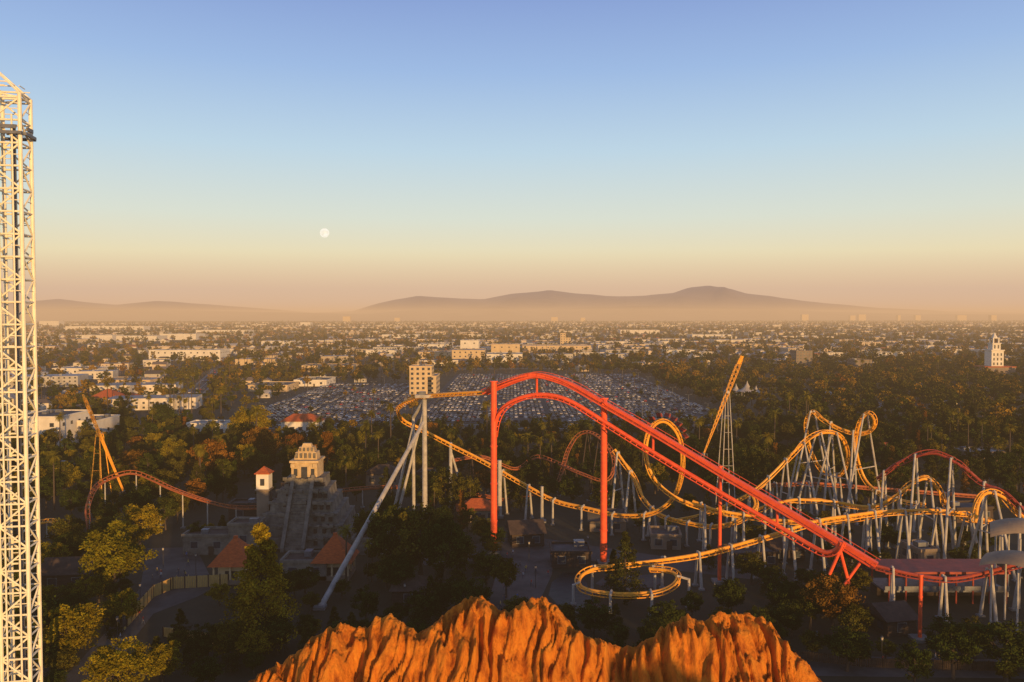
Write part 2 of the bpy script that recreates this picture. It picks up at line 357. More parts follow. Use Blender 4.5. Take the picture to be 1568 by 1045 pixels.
def onroad(x,y,mg=0):
    for a,b,wd in segs:
        ax,ay=a.x,a.y; dx,dy=b.x-ax,b.y-ay; L2=dx*dx+dy*dy; t=max(0,min(1,((x-ax)*dx+(y-ay)*dy)/L2))
        if (x-ax-t*dx)**2+(y-ay-t*dy)**2<(wd+mg)**2: return True
    return False
def blocked(x,y,mg=0):
    for e in excl:
        if e[0]-mg<x<e[1]+mg and e[2]-mg<y<e[3]+mg: return True
    return onroad(x,y,mg*0.3)
# ================================================================= PARKING + CARS
lots=[(-58,128,448,830),(-165,-66,448,700)]
for i,(x0,x1,y0,y1) in enumerate(lots):
    sheet('parking_lot',[(x0,y0),(x1,y0),(x1,y1),(x0,y1)],'asph',0.024); excl.append((x0,x1,y0,y1))
def carmesh(name,col):
    M[name]=mat(name,col,tuple(c*0.9 for c in col),0.5,0.38,spec=0.5); b=MB()
    prof=[(-2.2,0.35),(-2.25,0.75),(-2.1,0.92),(-1.3,0.98),(1.0,0.98),(2.05,0.82),(2.25,0.62),(2.2,0.35)]
    n=len(prof); vs=[(p[0],sg*0.9,p[1]) for sg in(-1,1) for p in prof]
    b.add(vs,[tuple(range(n)),tuple(range(2*n-1,n-1,-1))]+[(i,n+i,n+(i+1)%n,(i+1)%n) for i in range(n)],name)
    cab=[(-1.95,0.96),(-1.35,1.42),(0.1,1.46),(0.95,0.97)]
    vs=[(p[0],sg*(0.84 if p[1]<1.2 else 0.66),p[1]) for sg in(-1,1) for p in cab]
    b.add(vs,[(0,1,2,3)[::-1],(4,5,6,7),(0,4,5,1),(2,6,7,3)],'glass')
    b.box((-0.6,0,1.45),(1.3,1.25,0.05),name)
    for x in(-1.35,1.4):
        for y in(-0.82,0.82): b.tube((x,y-0.11,0.33),(x,y+0.11,0.33),0.33,None,'dark',10)
    o=b.obj(name); me=o.data; bpy.data.objects.remove(o); return me
cars=[carmesh('car_paint_'+n,c) for n,c in(('white',(.62,.55,.46)),('silver',(.34,.31,.28)),('black',(.03,.03,.03)),('red',(.35,.03,.02)),('blue',(.06,.08,.15)),('grey',(.13,.125,.12)))]
cp=[[] for _ in cars]; lines=MB(); islands=[]; 
for (x0,x1,y0,y1) in lots:
    y=y0+6; k=0
    while y<y1-6:
        for r2 in range(2):
            yy=y+r2*5.2; x=x0+4
            while x<x1-4:
                isl=((x-x0)%38)<3.0
                if isl:
                    if r2==0 and k%2==0: islands.append((x+1,yy+2.6))
                    x+=3.0; continue
                fill=.62+.6*noise.noise(Vector((x*.02,yy*.02,4)))+.08
                if random.random()<fill: cp[random.choices(range(6),(6,5,5,1.2,1.2,4))[0]].append((x+1.3+random.uniform(-.15,.15),yy+random.uniform(-.3,.3),0.03,random.choice((0,math.pi))+math.pi/2+random.uniform(-.03,.03)))
                if y<620: lines.add([(x-0.05,yy-2.4,.03),(x+0.05,yy-2.4,.03),(x+0.05,yy+2.4,.03),(x-0.05,yy+2.4,.03)],[(0,1,2,3)],'line')
                x+=2.75
        y+=17; k+=1
lines.obj('parking_bay_lines')
for (p0,p1,wd) in segs[:3]:
    t=(p1-p0).normalized(); s=Vector((t.y,-t.x,0)); L=min((p1-p0).length,1800); a=5
    while a<L:
        a+=random.uniform(9,38)
        for o in(-4.0,-1.6,1.6,4.0):
            if random.random()<0.4:
                p=p0+t*(a+random.uniform(-4,4))+s*o; cp[random.randrange(6)].append((p.x,p.y,0.03,math.atan2(t.y,t.x)+(math.pi if o<0 else 0)))
for me,l in zip(cars,cp):
    instancer('parked_cars',me,'parked_car_body',[q[:3] for q in l],[1.0]*len(l),[q[3] for q in l])
b=MB(); b.tube((0,0,0),(0,0,9.5),0.12,0.07,'steel',6); b.tube((0,0,9.4),(1.6,0,9.8),0.05,0.04,'steel',5); b.tube((0,0,9.4),(-1.6,0,9.8),0.05,0.04,'steel',5); b.box((1.9,0,9.8),(0.8,0.35,0.16),'steel'); b.box((-1.9,0,9.8),(0.8,0.35,0.16),'steel'); b.box((0,0,0.3),(0.5,0.5,0.6),'kerb')
o=b.obj('lamp'); lampme=o.data; bpy.data.objects.remove(o)
lp=[]
for (x0,x1,y0,y1) in lots:
    for x in np.arange(x0+20,x1,38):
        for y in np.arange(y0+14,y1,51): lp.append((x,y,0.02))
instancer('parking_lot_lamps',lampme,'lamp_post',lp,[1]*len(lp),[0.3]*len(lp))
# ================================================================= BUILDINGS
def building(name,x,y,wd,dp,h,rot=0.0,wall='wallw',roof='flat',rk='roofg',floors=1,wsp=3.6,parent=None,win=True,z0=0):
    b=MB(); cr_,sr=math.cos(rot),math.sin(rot)
    def T(lx,ly): return (x+lx*cr_-ly*sr,y+lx*sr+ly*cr_)
    def bx(lx,ly,z,sx_,sy,sz,key): p=T(lx,ly); b.box((p[0],p[1],z),(sx_,sy,sz),key,rot)
    bx(0,0,z0+h/2,wd,dp,h,wall)
    if roof=='flat':
        for lx,ly,a,c in((0,-dp/2,wd+.5,.5),(0,dp/2,wd+.5,.5),(-wd/2,0,.5,dp-.5),(wd/2,0,.5,dp-.5)): bx(lx,ly,z0+h+.3,a,c,.7,wall)
        bx(0,0,z0+h+.06,wd-.5,dp-.5,.1,rk)
        for k in range(max(1,min(14,int(wd*dp/160)))): bx(random.uniform(-.35,.35)*wd,random.uniform(-.3,.3)*dp,z0+h+.75,random.uniform(1.5,3),random.uniform(1.2,2.5),1.3,'steel')
    else:
        ov=0.6; rh=min(wd,dp)*(0.34 if roof!='pyr' else 0.55); a,c=wd/2+ov,dp/2+ov
        if roof=='gable':
            P=[(-a,-c,0),(a,-c,0),(a,c,0),(-a,c,0),(-a,0,rh),(a,0,rh)]; Fc=[(0,1,5,4),(2,3,4,5),(0,4,3),(1,2,5),(3,2,1,0)]
        else:
            r_=max(0,a-c) if roof=='hip' else 0
            P=[(-a,-c,0),(a,-c,0),(a,c,0),(-a,c,0),(-r_-.01,0,rh),(r_+.01,0,rh)]; Fc=[(0,1,5,4),(2,3,4,5),(3,0,4),(1,2,5),(3,2,1,0)]
        b.add([(*T(p[0],p[1]),z0+h+0.01+p[2]) for p in P],Fc,rk)
    if win:
        fh=h/floors
        for f in range(floors):
            zc=z0+f*fh+fh*0.55
            for side,(ln,dd) in enumerate(((wd,dp),(wd,dp),(dp,wd),(dp,wd))):
                n=max(1,int(ln/wsp)); 
                for i in range(n):
                    o_=-ln/2+(i+.5)*ln/n; ww=min(1.7,wsp*.48); hh=min(1.6,fh*.5)
                    if side==0: bx(o_,-dd/2,zc,ww+.3,.10,hh+.3,'kerb'); bx(o_,-dd/2-.03,zc,ww,.12,hh,'glass')
                    elif side==1: bx(o_,dd/2,zc,ww,.12,hh,'glass')
                    elif side==2: bx(-dd/2-.03,o_,zc,.12,ww,hh,'glass')
                    else: bx(dd/2+.03,o_,zc,.12,ww,hh,'glass')
        bx(wd*.12,-dp/2-.06,z0+1.1,1.3,.14,2.2,'walld')
    excl.append((x-wd*.6,x+wd*.6,y-dp*.7-2,y+dp*.6)); return b.obj(name,parent)
def bat(name,pxl,pxr,pyb,pyt,dp,**k):
    g0=G(pxl,pyb);g1=G(pxr,pyb); h=W((pxl+pxr)/2,pyt,g0.y).z
    return building(name,(g0.x+g1.x)/2,g0.y+dp/2,g1.x-g0.x,dp,max(3,h),**k)
bat('white_warehouse',20,92,690,640,26,rk='roofg',wall='wallw',floors=2,wsp=6)
bat('warehouse_annex',94,148,682,646,22,rk='roofg',wall='wallw',wsp=7)
bat('long_white_building',228,336,553,537,40,rk='roofw',wall='wallw',floors=2,wsp=8,rot=.03)
bat('station_building',430,490,670,646,10,rk='rooft',roof='hip',wall='wallw')
bat('white_shop_building',285,345,672,650,12,rk='roofw',wall='wallw')
bat('tiled_roof_house',136,178,624,610,16,rk='rooft',roof='hip',wall='walls')
bat('tiled_roof_house',181,204,622,610,14,rk='rooft',roof='hip',wall='wallw')
bat('hotel_building',627,661,606,562,18,wall='walls',floors=6,wsp=4,rk='roofw')
bat('hotel_wing',655,668,606,577,30,wall='walls',floors=4,wsp=4,rk='roofw')
bat('shopping_mall',692,742,556,537,50,wall='walls',floors=3,wsp=7,rk='roofw')
bat('department_store',745,800,556,543,50,wall='wallw',floors=2,wsp=9,rk='roofw')
bat('department_store',705,733,548,522,40,wall='wallw',floors=3,wsp=9,rk='roofw')
bat('department_store',752,796,546,528,40,wall='walls',floors=2,wsp=9,rk='roofw')
bat('department_store',640,690,550,540,40,wall='walls',floors=2,wsp=9,rk='roofw')
bat('department_store',800,905,541,530,50,wall='walls',floors=2,wsp=9,rk='roofw')
bat('office_block',858,866,532,511,20,wall='walls',floors=6,rk='roofw')
bat('office_block',866,874,532,518,20,wall='walls',floors=4,rk='roofw')
bat('tan_office_building',1219,1244,566,538,20,wall='wallt',floors=6,rk='roofg')
bat('brick_apartment_building',1310,1335,572,552,22,wall='wallt',floors=4,rk='roofb')
bat('shed_building',1480,1540,708,694,12,wall='wallt',rk='roofw')
for (a,c_,yb,yt) in((80,150,575,565),(360,430,560,551),(450,500,592,583),(1020,1070,545,537),(1120,1190,535,528),(560,610,545,537),(380,440,600,591),(150,230,592,583),(1340,1400,548,541),(460,540,570,561)):
    bat('warehouse',a,c_,yb,yt,35,wall=random.choice(['wallw','walls']),floors=1,wsp=9,rk=random.choice(['roofw','roofg']))
for (a,c_,yb,yt) in((125,172,522,514),(178,240,523,515),(245,300,521,512),(525,536,494,485),(844,854,494,486),(1228,1238,492.5,482),(1302,1310,492,483.5),(1315,1326,492,482),(1466,1480,492,483),(1375,1379,492,483),(1402,1410,492,483),(889,896,494,487),(604,612,493,487),(1518,1526,493,483),(460,475,500,494),(640,690,536,528),(585,640,518,513),(60,90,500,492),(100,220,506,500),(300,380,512,506),(950,1010,512,506),(1060,1120,520,513),(400,450,530,523)):
    bat('distant_office_building',a,c_,yb,yt,60,wall='walls' if yb<500 else 'wallw',floors=3,wsp=14,rk='roofw',win=False)
tb=G(1529,578); b=MB(); x,y=tb.x,tb.y
b.box((x,y+6,5),(30,18,10),'wallt'); b.box((x,y+6,10.4),(31,19,.8),'rooft')
b.box((x,y+8,13),(12,12,26),'wallw'); b.box((x,y+8,26.5),(13.2,13.2,1),'wallw'); b.box((x,y+8,30),(8,8,6),'wallw'); b.box((x,y+8,33.4),(9,9,.8),'wallw')
for dx in(-2.6,2.6):
    for dy in(-2.6,2.6): b.box((x+dx,y+8+dy,36),(1.2,1.2,4.4),'wallw')
b.box((x,y+8,36),(3,3,4.4),'walld'); b.box((x,y+8,38.6),(7,7,.8),'wallw'); b.tube((x,y+8,39),(x,y+8,44),2.8,.25,'wallw',8)
for i in range(3):
    for j in range(5): b.box((x-3.6+3.6*i,y+1.95,4+j*4.6),(1.3,.2,2.6),'glass')
for i in range(2): b.box((x-1.8+3.6*i,y+3.95,30),(1.4,.2,3.6),'glass')
b.obj('white_clock_tower'); excl.append((x-18,x+18,y-40,y+20))
g=G(1150,608); b=MB()
for (dx,dy,R,hh) in((0,0,8,11),(-7,5,6,8.5),(8,4,5.5,7)):
    n=12; rings=[(R,3.2),(R*.62,4.4),(R*.3,6.3),(R*.1,9.0),(0.12,11.2)]; vs=[]
    for (rr_,zz) in rings:
        for i in range(n): a=6.283*i/n; vs.append((g.x+dx+rr_*math.cos(a),g.y+10+dy+rr_*math.sin(a),zz*hh/11))
    b.add(vs,[(k*n+i,k*n+(i+1)%n,(k+1)*n+(i+1)%n,(k+1)*n+i) for k in range(4) for i in range(n)],'canvas')
    for i in range(0,n,2): a=6.283*i/n; b.tube((g.x+dx+R*math.cos(a),g.y+10+dy+R*math.sin(a),0),(g.x+dx+R*math.cos(a),g.y+10+dy+R*math.sin(a),3.2*hh/11),.12,None,'white',5)
b.obj('peaked_tent'); excl.append((g.x-18,g.x+18,g.y-50,g.y+22))
# ================================================================= SUBURB
hv=[];hq=[];hc=[]
walls=[(.68,.58,.44),(.58,.44,.29),(.42,.33,.22),(.62,.53,.40),(.45,.40,.33),(.33,.21,.14)]
roofs=[(.12,.09,.07),(.19,.15,.12),(.08,.065,.055),(.32,.11,.045),(.30,.27,.24),(.16,.12,.095),(.42,.39,.35)]
def hbox(x,y,wd,dp,h,rot,wc,rc,gable,wins):
    c_,s_=math.cos(rot),math.sin(rot)
    def q(ps,col):
        o=len(hv)
        for p in ps: hv.append((x+p[0]*c_-p[1]*s_,y+p[0]*s_+p[1]*c_,p[2]))
        hq.append((o,o+1,o+2,o+3)); hc.append(col)
    a,e=wd/2,dp/2
    q([(-a,-e,0),(a,-e,0),(a,-e,h),(-a,-e,h)],wc); q([(a,-e,0),(a,e,0),(a,e,h),(a,-e,h)],wc); q([(a,e,0),(-a,e,0),(-a,e,h),(a,e,h)],wc); q([(-a,e,0),(-a,-e,0),(-a,-e,h),(-a,e,h)],wc)
    if gable:
        rh=dp*.28; o_=.5
        q([(-a-o_,-e-o_,h-.1),(a+o_,-e-o_,h-.1),(a+o_-gable,0,h+rh),(-a-o_+gable,0,h+rh)],rc); q([(a+o_,e+o_,h-.1),(-a-o_,e+o_,h-.1),(-a-o_+gable,0,h+rh),(a+o_-gable,0,h+rh)],rc)
        q([(-a-o_,-e-o_,h-.1),(-a-o_+gable,0,h+rh),(-a-o_+gable,.02,h+rh),(-a-o_,e+o_,h-.1)],rc if gable>1 else wc); q([(a+o_,e+o_,h-.1),(a+o_-gable,0.02,h+rh),(a+o_-gable,0,h+rh),(a+o_,-e-o_,h-.1)],rc if gable>1 else wc)
    else:
        q([(-a,-e,h),(a,-e,h),(a,e,h),(-a,e,h)],rc)
        for k in range(2):
            ux,uy=random.uniform(-.6,.6)*a,random.uniform(-.6,.6)*e
            q([(ux-1,uy-1,h+1.3),(ux+1,uy-1,h+1.3),(ux+1,uy+1,h+1.3),(ux-1,uy+1,h+1.3)],(.3,.3,.3)); q([(ux-1,uy-1,h),(ux+1,uy-1,h),(ux+1,uy-1,h+1.3),(ux-1,uy-1,h+1.3)],(.3,.3,.3))
    if wins:
        n=max(1,int(wd/4)); fl=max(1,int(h/3))
        for f in range(fl):
            for i in range(n):
                cx=-a+(i+.5)*wd/n; z=f*3+1.0; q([(cx-.7,-e-.04,z),(cx+.7,-e-.04,z),(cx+.7,-e-.04,z+1.3),(cx-.7,-e-.04,z+1.3)],(.04,.045,.05))
def infov(x,y,mg=60): return abs(x)<y*0.66+mg
R=math.radians(11.5)
def loc(u,v): return (v*math.cos(R)-u*math.sin(R), v*math.sin(R)+u*math.cos(R))
for (u0,u1,du,dv,pr) in((430,1500,32,26,.50),(1500,3200,55,42,.42),(3200,8000,105,80,.45)):
    for u in np.arange(u0,u1,du):
        for v in np.arange(-u*.48-100,u*1.12+100,dv):
            nz=noise.noise(Vector((u*.0016,v*.0016,6)))
            if random.random()>pr*(1+1.1*nz): continue
            x,y=loc(u+random.uniform(-.35,.35)*du,v+random.uniform(-.35,.35)*dv)
            if not infov(x,y) or blocked(x,y,14) or y<470: continue
            if x>.12*y and y<900 and random.random()<.75: continue
            big=random.random()<(0.07 if u<1500 else .16)+max(0,nz)*.3
            sc_=1 if u<1500 else (1.25 if u<3200 else 1.8)
            if big: hbox(x,y,random.uniform(24,62)*sc_,random.uniform(16,30)*sc_,random.uniform(6,10),R,random.choice(walls[:5]),random.choice(roofs[4:]),0,u<1500)
            else:
                hbox(x,y,random.uniform(9,18)*sc_,random.uniform(7,11)*sc_,random.choice((3.0,3.4,5.8)),R+random.choice((0,math.pi/2))+random.uniform(-.15,.15),random.choice(walls),random.choice(roofs),random.choice((0.01,3,3)) if random.random()<.85 else 0,u<1500)
me=arrmesh('suburb_houses',np.array(hv),np.array(hq),np.array(hc),['city']); o=bpy.data.objects.new('suburb_houses',me); link(o)
far=[make_tree('far_tree_mesh','broad',31,'leafc',24,22,0.62),make_tree('far_tree_mesh_b','broad',32,'leafc',24,22,0.62),make_tree('far_conifer_mesh','conifer',33,'leafc',30,18,0.55),make_tree('far_euc_mesh','euc',34,'leafc',30,22,0.65),make_tree('far_autumn_mesh','broad',35,'leafo',24,22,0.6),make_tree('far_dark_mesh','broad',36,'leafg',26,24,0.55)]
fp=[[] for _ in far]; pp=[]
for (u0,u1,du,pr,sc_) in((300,900,11,.60,.85),(900,1800,17,.62,.92),(1800,3600,34,.70,1.1),(3600,8600,70,.76,1.35)):
    for u in np.arange(u0,u1,du):
        for v in np.arange(-u*.48-100,u*1.12+100,du):
            x,y=loc(u+random.uniform(-.5,.5)*du,v+random.uniform(-.5,.5)*du)
            k=noise.noise(Vector((x*.006,y*.004,0)))
            rd_=x>.10*y and y<1100
            if random.random()>pr+k*.8+(0.3 if rd_ else 0): continue
            if not infov(x,y) or blocked(x,y,3): continue
            sm=1.0
            if -170<x<130 and y<450: sm=.62
            i=random.choices(range(6),(5,5,1.6,2.2,.6,6 if not rd_ else 16))[0]
            fp[i].append((x,y,0,sm*sc_*random.uniform(.5,1.2)*(0.8 if i in(2,3) else 1)*(1.15 if rd_ else 1)))
            if random.random()<.03: pp.append((x+5,y,0,random.uniform(.8,1.3)))
for (x,y) in islands:
    if random.random()<.4: fp[random.choice((0,1,5))].append((x,y,0,random.uniform(.35,.6)))
    elif random.random()<.4: pp.append((x,y,0,random.uniform(.7,1.0)))
for k in range(80):
    a=k*22; p=Vector((-190,425,0))+Vector((-0.2035,1,0)).normalized()*a
    for o_ in(-10,10):
        if random.random()<.5: pp.append((p.x+o_,p.y,0,random.uniform(.85,1.25)))
for (me,Ht),l in zip(far,fp): instancer('distant_trees',me,'tree_crown',[q[:3] for q in l],[q[3] for q in l],[random.uniform(0,6.28) for q in l])
instancer('distant_palm_trees',PR['palm'][1][0],'palm_crown',[q[:3] for q in pp],[q[3] for q in pp],[random.uniform(0,6.28) for q in pp])
# ================================================================= TOWER (left)
tc_=W(25,600,111); tx,ty=tc_.x,tc_.y; hw=1.8; rot=0.18; b=MB(); TOP=90.5
def tp(a,c_,z): return Vector((tx+a*math.cos(rot)-c_*math.sin(rot),ty+a*math.sin(rot)+c_*math.cos(rot),z))
cn=[(-hw,-hw),(hw,-hw),(hw,hw),(-hw,hw)]
for a,c_ in cn: b.tube(tp(a,c_,0),tp(a,c_,TOP),.27,.27,'white',8)
z=0;k=0; st=3.1
while z<TOP-.5:
    z1=min(z+st,TOP)
    for i in range(4):
        p,q_=cn[i],cn[(i+1)%4]; b.tube(tp(*p,z1),tp(*q_,z1),.14,None,'white',6)
        if k%2==0: b.tube(tp(*p,z),tp(*q_,z1),.13,None,'white',6)
        else: b.tube(tp(*q_,z),tp(*p,z1),.13,None,'white',6)
        mid=((p[0]+q_[0])/2,(p[1]+q_[1])/2); b.tube(tp(*mid,z+st/2),tp(*(p if k%2 else q_),z+st/2),.07,None,'white',5)
    z+=st;k+=1
pk=tp(-hw-1.2,0,TOP+4.6)
for c_ in cn: b.tube(tp(*c_,TOP),pk,.17,.13,'white',6)
for t in(.35,.65):
    ps=[tp(*c_,TOP).lerp(pk,t) for c_ in cn]
    for i in range(4): b.tube(ps[i],ps[(i+1)%4],.09,None,'white',5)
b.tube(tp(.3,-.2,0),tp(.3,-.2,TOP-4),.34,None,'steel',6)
for s_ in(-1,1):
    b.tube(tp(s_*.9,-hw-.35,0),tp(s_*.9,-hw-.35,TOP-3),.12,None,'white',6)
et=empty('drop_tower'); b.obj('lattice_mast',et)
b=MB(); zc=85.0
for (a,c_,sx_,sy) in((0,-hw-.55,4.4,.4),(0,hw+.55,4.4,.4),(-hw-.55,0,.4,3.4),(hw+.55,0,.4,3.4)):
    p=tp(a,c_,zc); b.box(p,(sx_,sy,.4),'steel',rot); p=tp(a,c_,zc+.8); b.box(p,(sx_*.7,sy*.5,.5),'steel',rot)
b.obj('ride_carriage',et)
# ================================================================= ROCK MOUNTAIN
prof=[(330,1080),(380,1048),(430,1015),(465,995),(480,975),(500,962),(520,956),(545,964),(560,966),(575,948),(600,942),(622,956),(640,968),(660,960),(680,942),(700,926),(728,916),(745,918),(765,930),(780,936),(800,921),(830,912),(855,930),(880,958),(905,973),(930,985),(965,992),(990,983),(1020,956),(1050,940),(1075,945),(1100,932),(1125,940),(1150,945),(1185,958),(1200,985),(1230,1015),(1255,1050),(1300,1100)]
xs=np.arange(-34,40,0.14); ys=np.concatenate([np.arange(60,74,.8),np.arange(74,92,.17),np.arange(92,122,1.2)])
px_=[W(p[0],p[1],88).x for p in prof]; pz=[W(p[0],p[1],88).z for p in prof]
V=[]
def rg(v,e=.003): return 1-math.sqrt(noise.noise(v)**2+e)*2
for y in ys:
    for x in xs:
        rz=float(np.interp(x,px_,pz)); yr=88+2.2*noise.noise(Vector((x*.16,0,5.5)))
        dd=yr-y
        wx=x+1.2*noise.noise(Vector((x*.35,y*.3,1)))+dd*.10
        big_=noise.noise(Vector((x*.17,y*.13,3)))
        rd=rg(Vector((wx*.28,y*.05,7))); rd2=rg(Vector((wx*.80,y*.12,9))); rd3=rg(Vector((wx*2.0,y*.3,12)))
        fine=noise.fractal(Vector((x*1.5,y*1.2,2)),.85,2.1,5)
        led=math.sin((dd+2*noise.noise(Vector((x*.3,y*.3,20))))*1.5)*.3
        if dd>0: fall=dd*0.68+0.055*dd*dd; fall=fall*(1-.36*rd)-1.55*rd2*min(1,dd*.35)-.5*rd3*min(1,dd*.5)+big_*2.4*min(1,dd*.3)+led*min(1,dd*.5)
        else: fall=-dd*0.8+.04*dd*dd
        z=rz-fall+fine*.30+.55*(rd2-.6)*(0.6 if dd>0 else .4)+.16*(rd3-.5)
        V.append((x,y,max(z,-.5)))
nx=len(xs); Fc=[(j*nx+i,j*nx+i+1,(j+1)*nx+i+1,(j+1)*nx+i) for j in range(len(ys)-1) for i in range(nx-1)]
b=MB(); b.add(V,Fc,'rock'); b.obj('rock_mountain',smooth=True)
# ================================================================= COASTERS
def spline(pts,step=0.8):
    P=[Vector(p) for p in pts]; P=[P[0]*2-P[1]]+P+[P[-1]*2-P[-2]]; out_=[]
    for i in range(1,len(P)-2):
        a,b_,c_,d=P[i-1],P[i],P[i+1],P[i+2]
        for k in range(24):
            t=k/24; out_.append(0.5*((2*b_)+(c_-a)*t+(2*a-5*b_+4*c_-d)*t*t+(3*b_-a-3*c_+d)*t**3))
    out_.append(P[-2]); res=[out_[0]]; acc=0
    for i in range(1,len(out_)):
        seg=(out_[i]-out_[i-1]).length; 
        while acc+seg>=step:
            t=(step-acc)/seg; p=out_[i-1].lerp(out_[i],t); res.append(p); out_[i-1]=p; seg=(out_[i]-p).length; acc=0
        acc+=seg
    for _ in range(2): res=[res[0]]+[(res[i-1]+res[i]*2+res[i+1])/4 for i in range(1,len(res)-1)]+[res[-1]]
    return res
def frames(P,E=46,kk=1.0):
    N=len(P); T=[(P[min(i+1,N-1)]-P[max(i-1,0)]).normalized() for i in range(N)]; U=[]
    for i in range(N):
        a,c_=max(i-4,0),min(i+4,N-1); ds=max(.1,sum((P[j+1]-P[j]).length for j in range(a,c_)))
        K=(T[c_]-T[a])/ds; v2=2*9.8*max(2,E-P[i].z)*kk
        u=Vector((0,0,9.8))+K*v2; u=u-T[i]*u.dot(T[i]); U.append(u.normalized() if u.length>.5 else (U[-1] if U else Vector((0,0,1))))
    for _ in range(6):
        U=[(U[max(i-2,0)]+U[i]+U[min(i+2,N-1)]).normalized() for i in range(N)]
        U=[(U[i]-T[i]*U[i].dot(T[i])).normalized() for i in range(N)]
    S=[T[i].cross(U[i]).normalized() for i in range(N)]
    return T,U,S
def track(name,pts,key,parent,sup='cream',sstep=14,kk=1.0,spine=.36,gauge=.62,inv=True,lift=False,supr=.33,minz=3.0,E=46,single=False,maxz=99):
    P=spline(pts); T,U,S=frames(P,E,kk); b=MB(); f=1 if inv else -1
    b.sweep(P,S,U,0,.45*f,spine,spine,key,8 if not lift else 4)
    for sg in(-1,1): b.sweep(P,S,U,sg*gauge,-.25*f,.13,.13,key,6)
    for i in range(0,len(P),2):
        a=P[i]-U[i]*.2*f; 
        for sg in(-1,1): b.tube(P[i]+U[i]*.35*f,a+S[i]*sg*gauge,.09,None,key,4)
        b.tube(a-S[i]*gauge,a+S[i]*gauge,.08,None,key,4)
    if lift:
        for sg in(-1,1):
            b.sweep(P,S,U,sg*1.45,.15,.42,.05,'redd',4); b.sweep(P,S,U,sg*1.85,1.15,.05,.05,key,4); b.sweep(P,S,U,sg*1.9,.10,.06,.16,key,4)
            for i in range(0,len(P),3): b.tube(P[i]+S[i]*sg*1.85+U[i]*.15,P[i]+S[i]*sg*1.85+U[i]*1.15,.035,None,key,4)
        for i in range(0,len(P),3): b.tube(P[i]-S[i]*1.85+U[i]*.02,P[i]+S[i]*1.85+U[i]*.02,.08,None,key,4)
    b.obj(name,parent)
    if sup:
        b=MB(); n=int(sstep/.8); i=n//3
        while i<len(P)-1:
            p=P[i]+U[i]*.45*f; z=p.z
            if minz<z<maxz and abs(T[i].z)<.75:
                hs=Vector((T[i].y,-T[i].x,0)); hs=hs.normalized() if hs.length>.1 else Vector((1,0,0))
                top=p+Vector((0,0,.6 if inv else -.2))
                if U[i].z<0.2: hs*=1.6
                spl=max(1.4,z*.2)
                if single or z<7:
                    q=p+hs*(1.5 if inv else 0); b.tube((q.x,q.y,0),(q.x,q.y,z+.3),supr,supr*.85,sup,8); b.tube((q.x,q.y,z+.1),top,supr*.8,None,sup,6); b.box((q.x,q.y,.15),(1.2,1.2,.3),'kerb')
                else:
                    for sg in(-1,1):
                        q=p+hs*sg*spl; b.tube((q.x,q.y,0),top+hs*sg*.5*(1 if inv else .3),supr*1.1,supr*.8,sup,8); b.box((q.x,q.y,.15),(1.3,1.3,.3),'kerb')
                        if inv: b.tube(top+hs*sg*.5,p,supr*.7,None,sup,6)
                    if z>16:
                        m0=p.lerp(Vector((p.x,p.y,0)),.5); b.tube(m0-hs*spl*.5,m0+hs*spl*.5,supr*.5,None,sup,6)
            i+=n
        if b.v: b.obj(name+'_supports',parent)
    return P,T,U,S
def WP(l): return [W(*q) for q in l]
co=empty('roller_coaster')
track('lift_hill_track',WP([(745,603,206),(775,590,203),(800,581,201),(822,577,199.5),(850,583,197.5),(880,595,195),(925,621,191),(1000,664,185),(1100,724,177),(1190,777,169.5),(1280,831,162),(1345,871,157)]),'red',co,sup=None,kk=.05,spine=.55,gauge=.7,lift=True)
track('return_track',WP([(757,668,203),(760,648,201),(770,628,200),(795,613,198),(830,607,196),(870,616,193),(930,652,189),(1000,696,183),(1100,756,175),(1190,808,168),(1240,838,163),(1265,850,160),(1285,845,158),(1292,828,157.5)]),'red',co,sup=None,kk=.12,spine=.5,gauge=.75)
b=MB()
for (px,pt,d,r_) in((756,585,201,.85),(925,611,192,.85),(1103,715,178,.42),(1410,882,146,.35)):
    t=W(px,pt,d); b.tube((t.x,t.y,0),(t.x,t.y,t.z),r_,r_*.88,'red',14)
    b.tube((t.x,t.y,t.z),(t.x,t.y,t.z+.25),r_*1.25,None,'red',14)
    for zz in np.arange(8,t.z,9.5): b.tube((t.x,t.y,zz),(t.x,t.y,zz+.3),r_*1.12,None,'red',14)
    b.box((t.x,t.y,.3),(3,3,.6),'kerb')
for (a,c_) in (((925,640,192),(925,655,188.5)),((756,600,201),(756,640,201)),((822,577,199.5),(822,607,196)),((1103,727,178),(1103,757,175)),((1190,777,169.5),(1190,808,168)),((1000,664,185),(1000,696,183))):
    b.tube(W(*a),W(*c_),.3,None,'red',8)
b.tube(W(925,612,192),W(925,620,190),.6,None,'red',8)
b.tube(W(1292,830,157.5),W(1270,880,158),.35,None,'red',8); b.tube(W(1285,838,158),W(1300,895,158),.35,None,'red',8); b.tube(W(1320,858,158),W(1290,900,158),.3,None,'red',8)
b.obj('lift_columns',co)
dP,dT,dU,dS=track('drop_track',WP([(745,603,206),(715,604,210),(680,606,216),(645,609,224),(620,617,232),(608,630,240),(618,645,246),(645,658,248),(690,682,246),(745,710,241),(800,742,235),(850,768,229),(900,780,223),(950,791,217),(1000,787,212),(1033,762,208.5),(1046,715,206),(1041,668,205),(1018,643,204),(996,655,203),(987,690,202),(998,732,200.5),(1035,765,199),(1090,782,198),(1150,793,196),(1200,800,194),(1280,801,191),(1350,787,190),(1400,784,191),(1465,786,194),(1510,795,197),(1540,815,196)]),'yel',co,sstep=10,kk=.8,maxz=15)
b=MB(); 
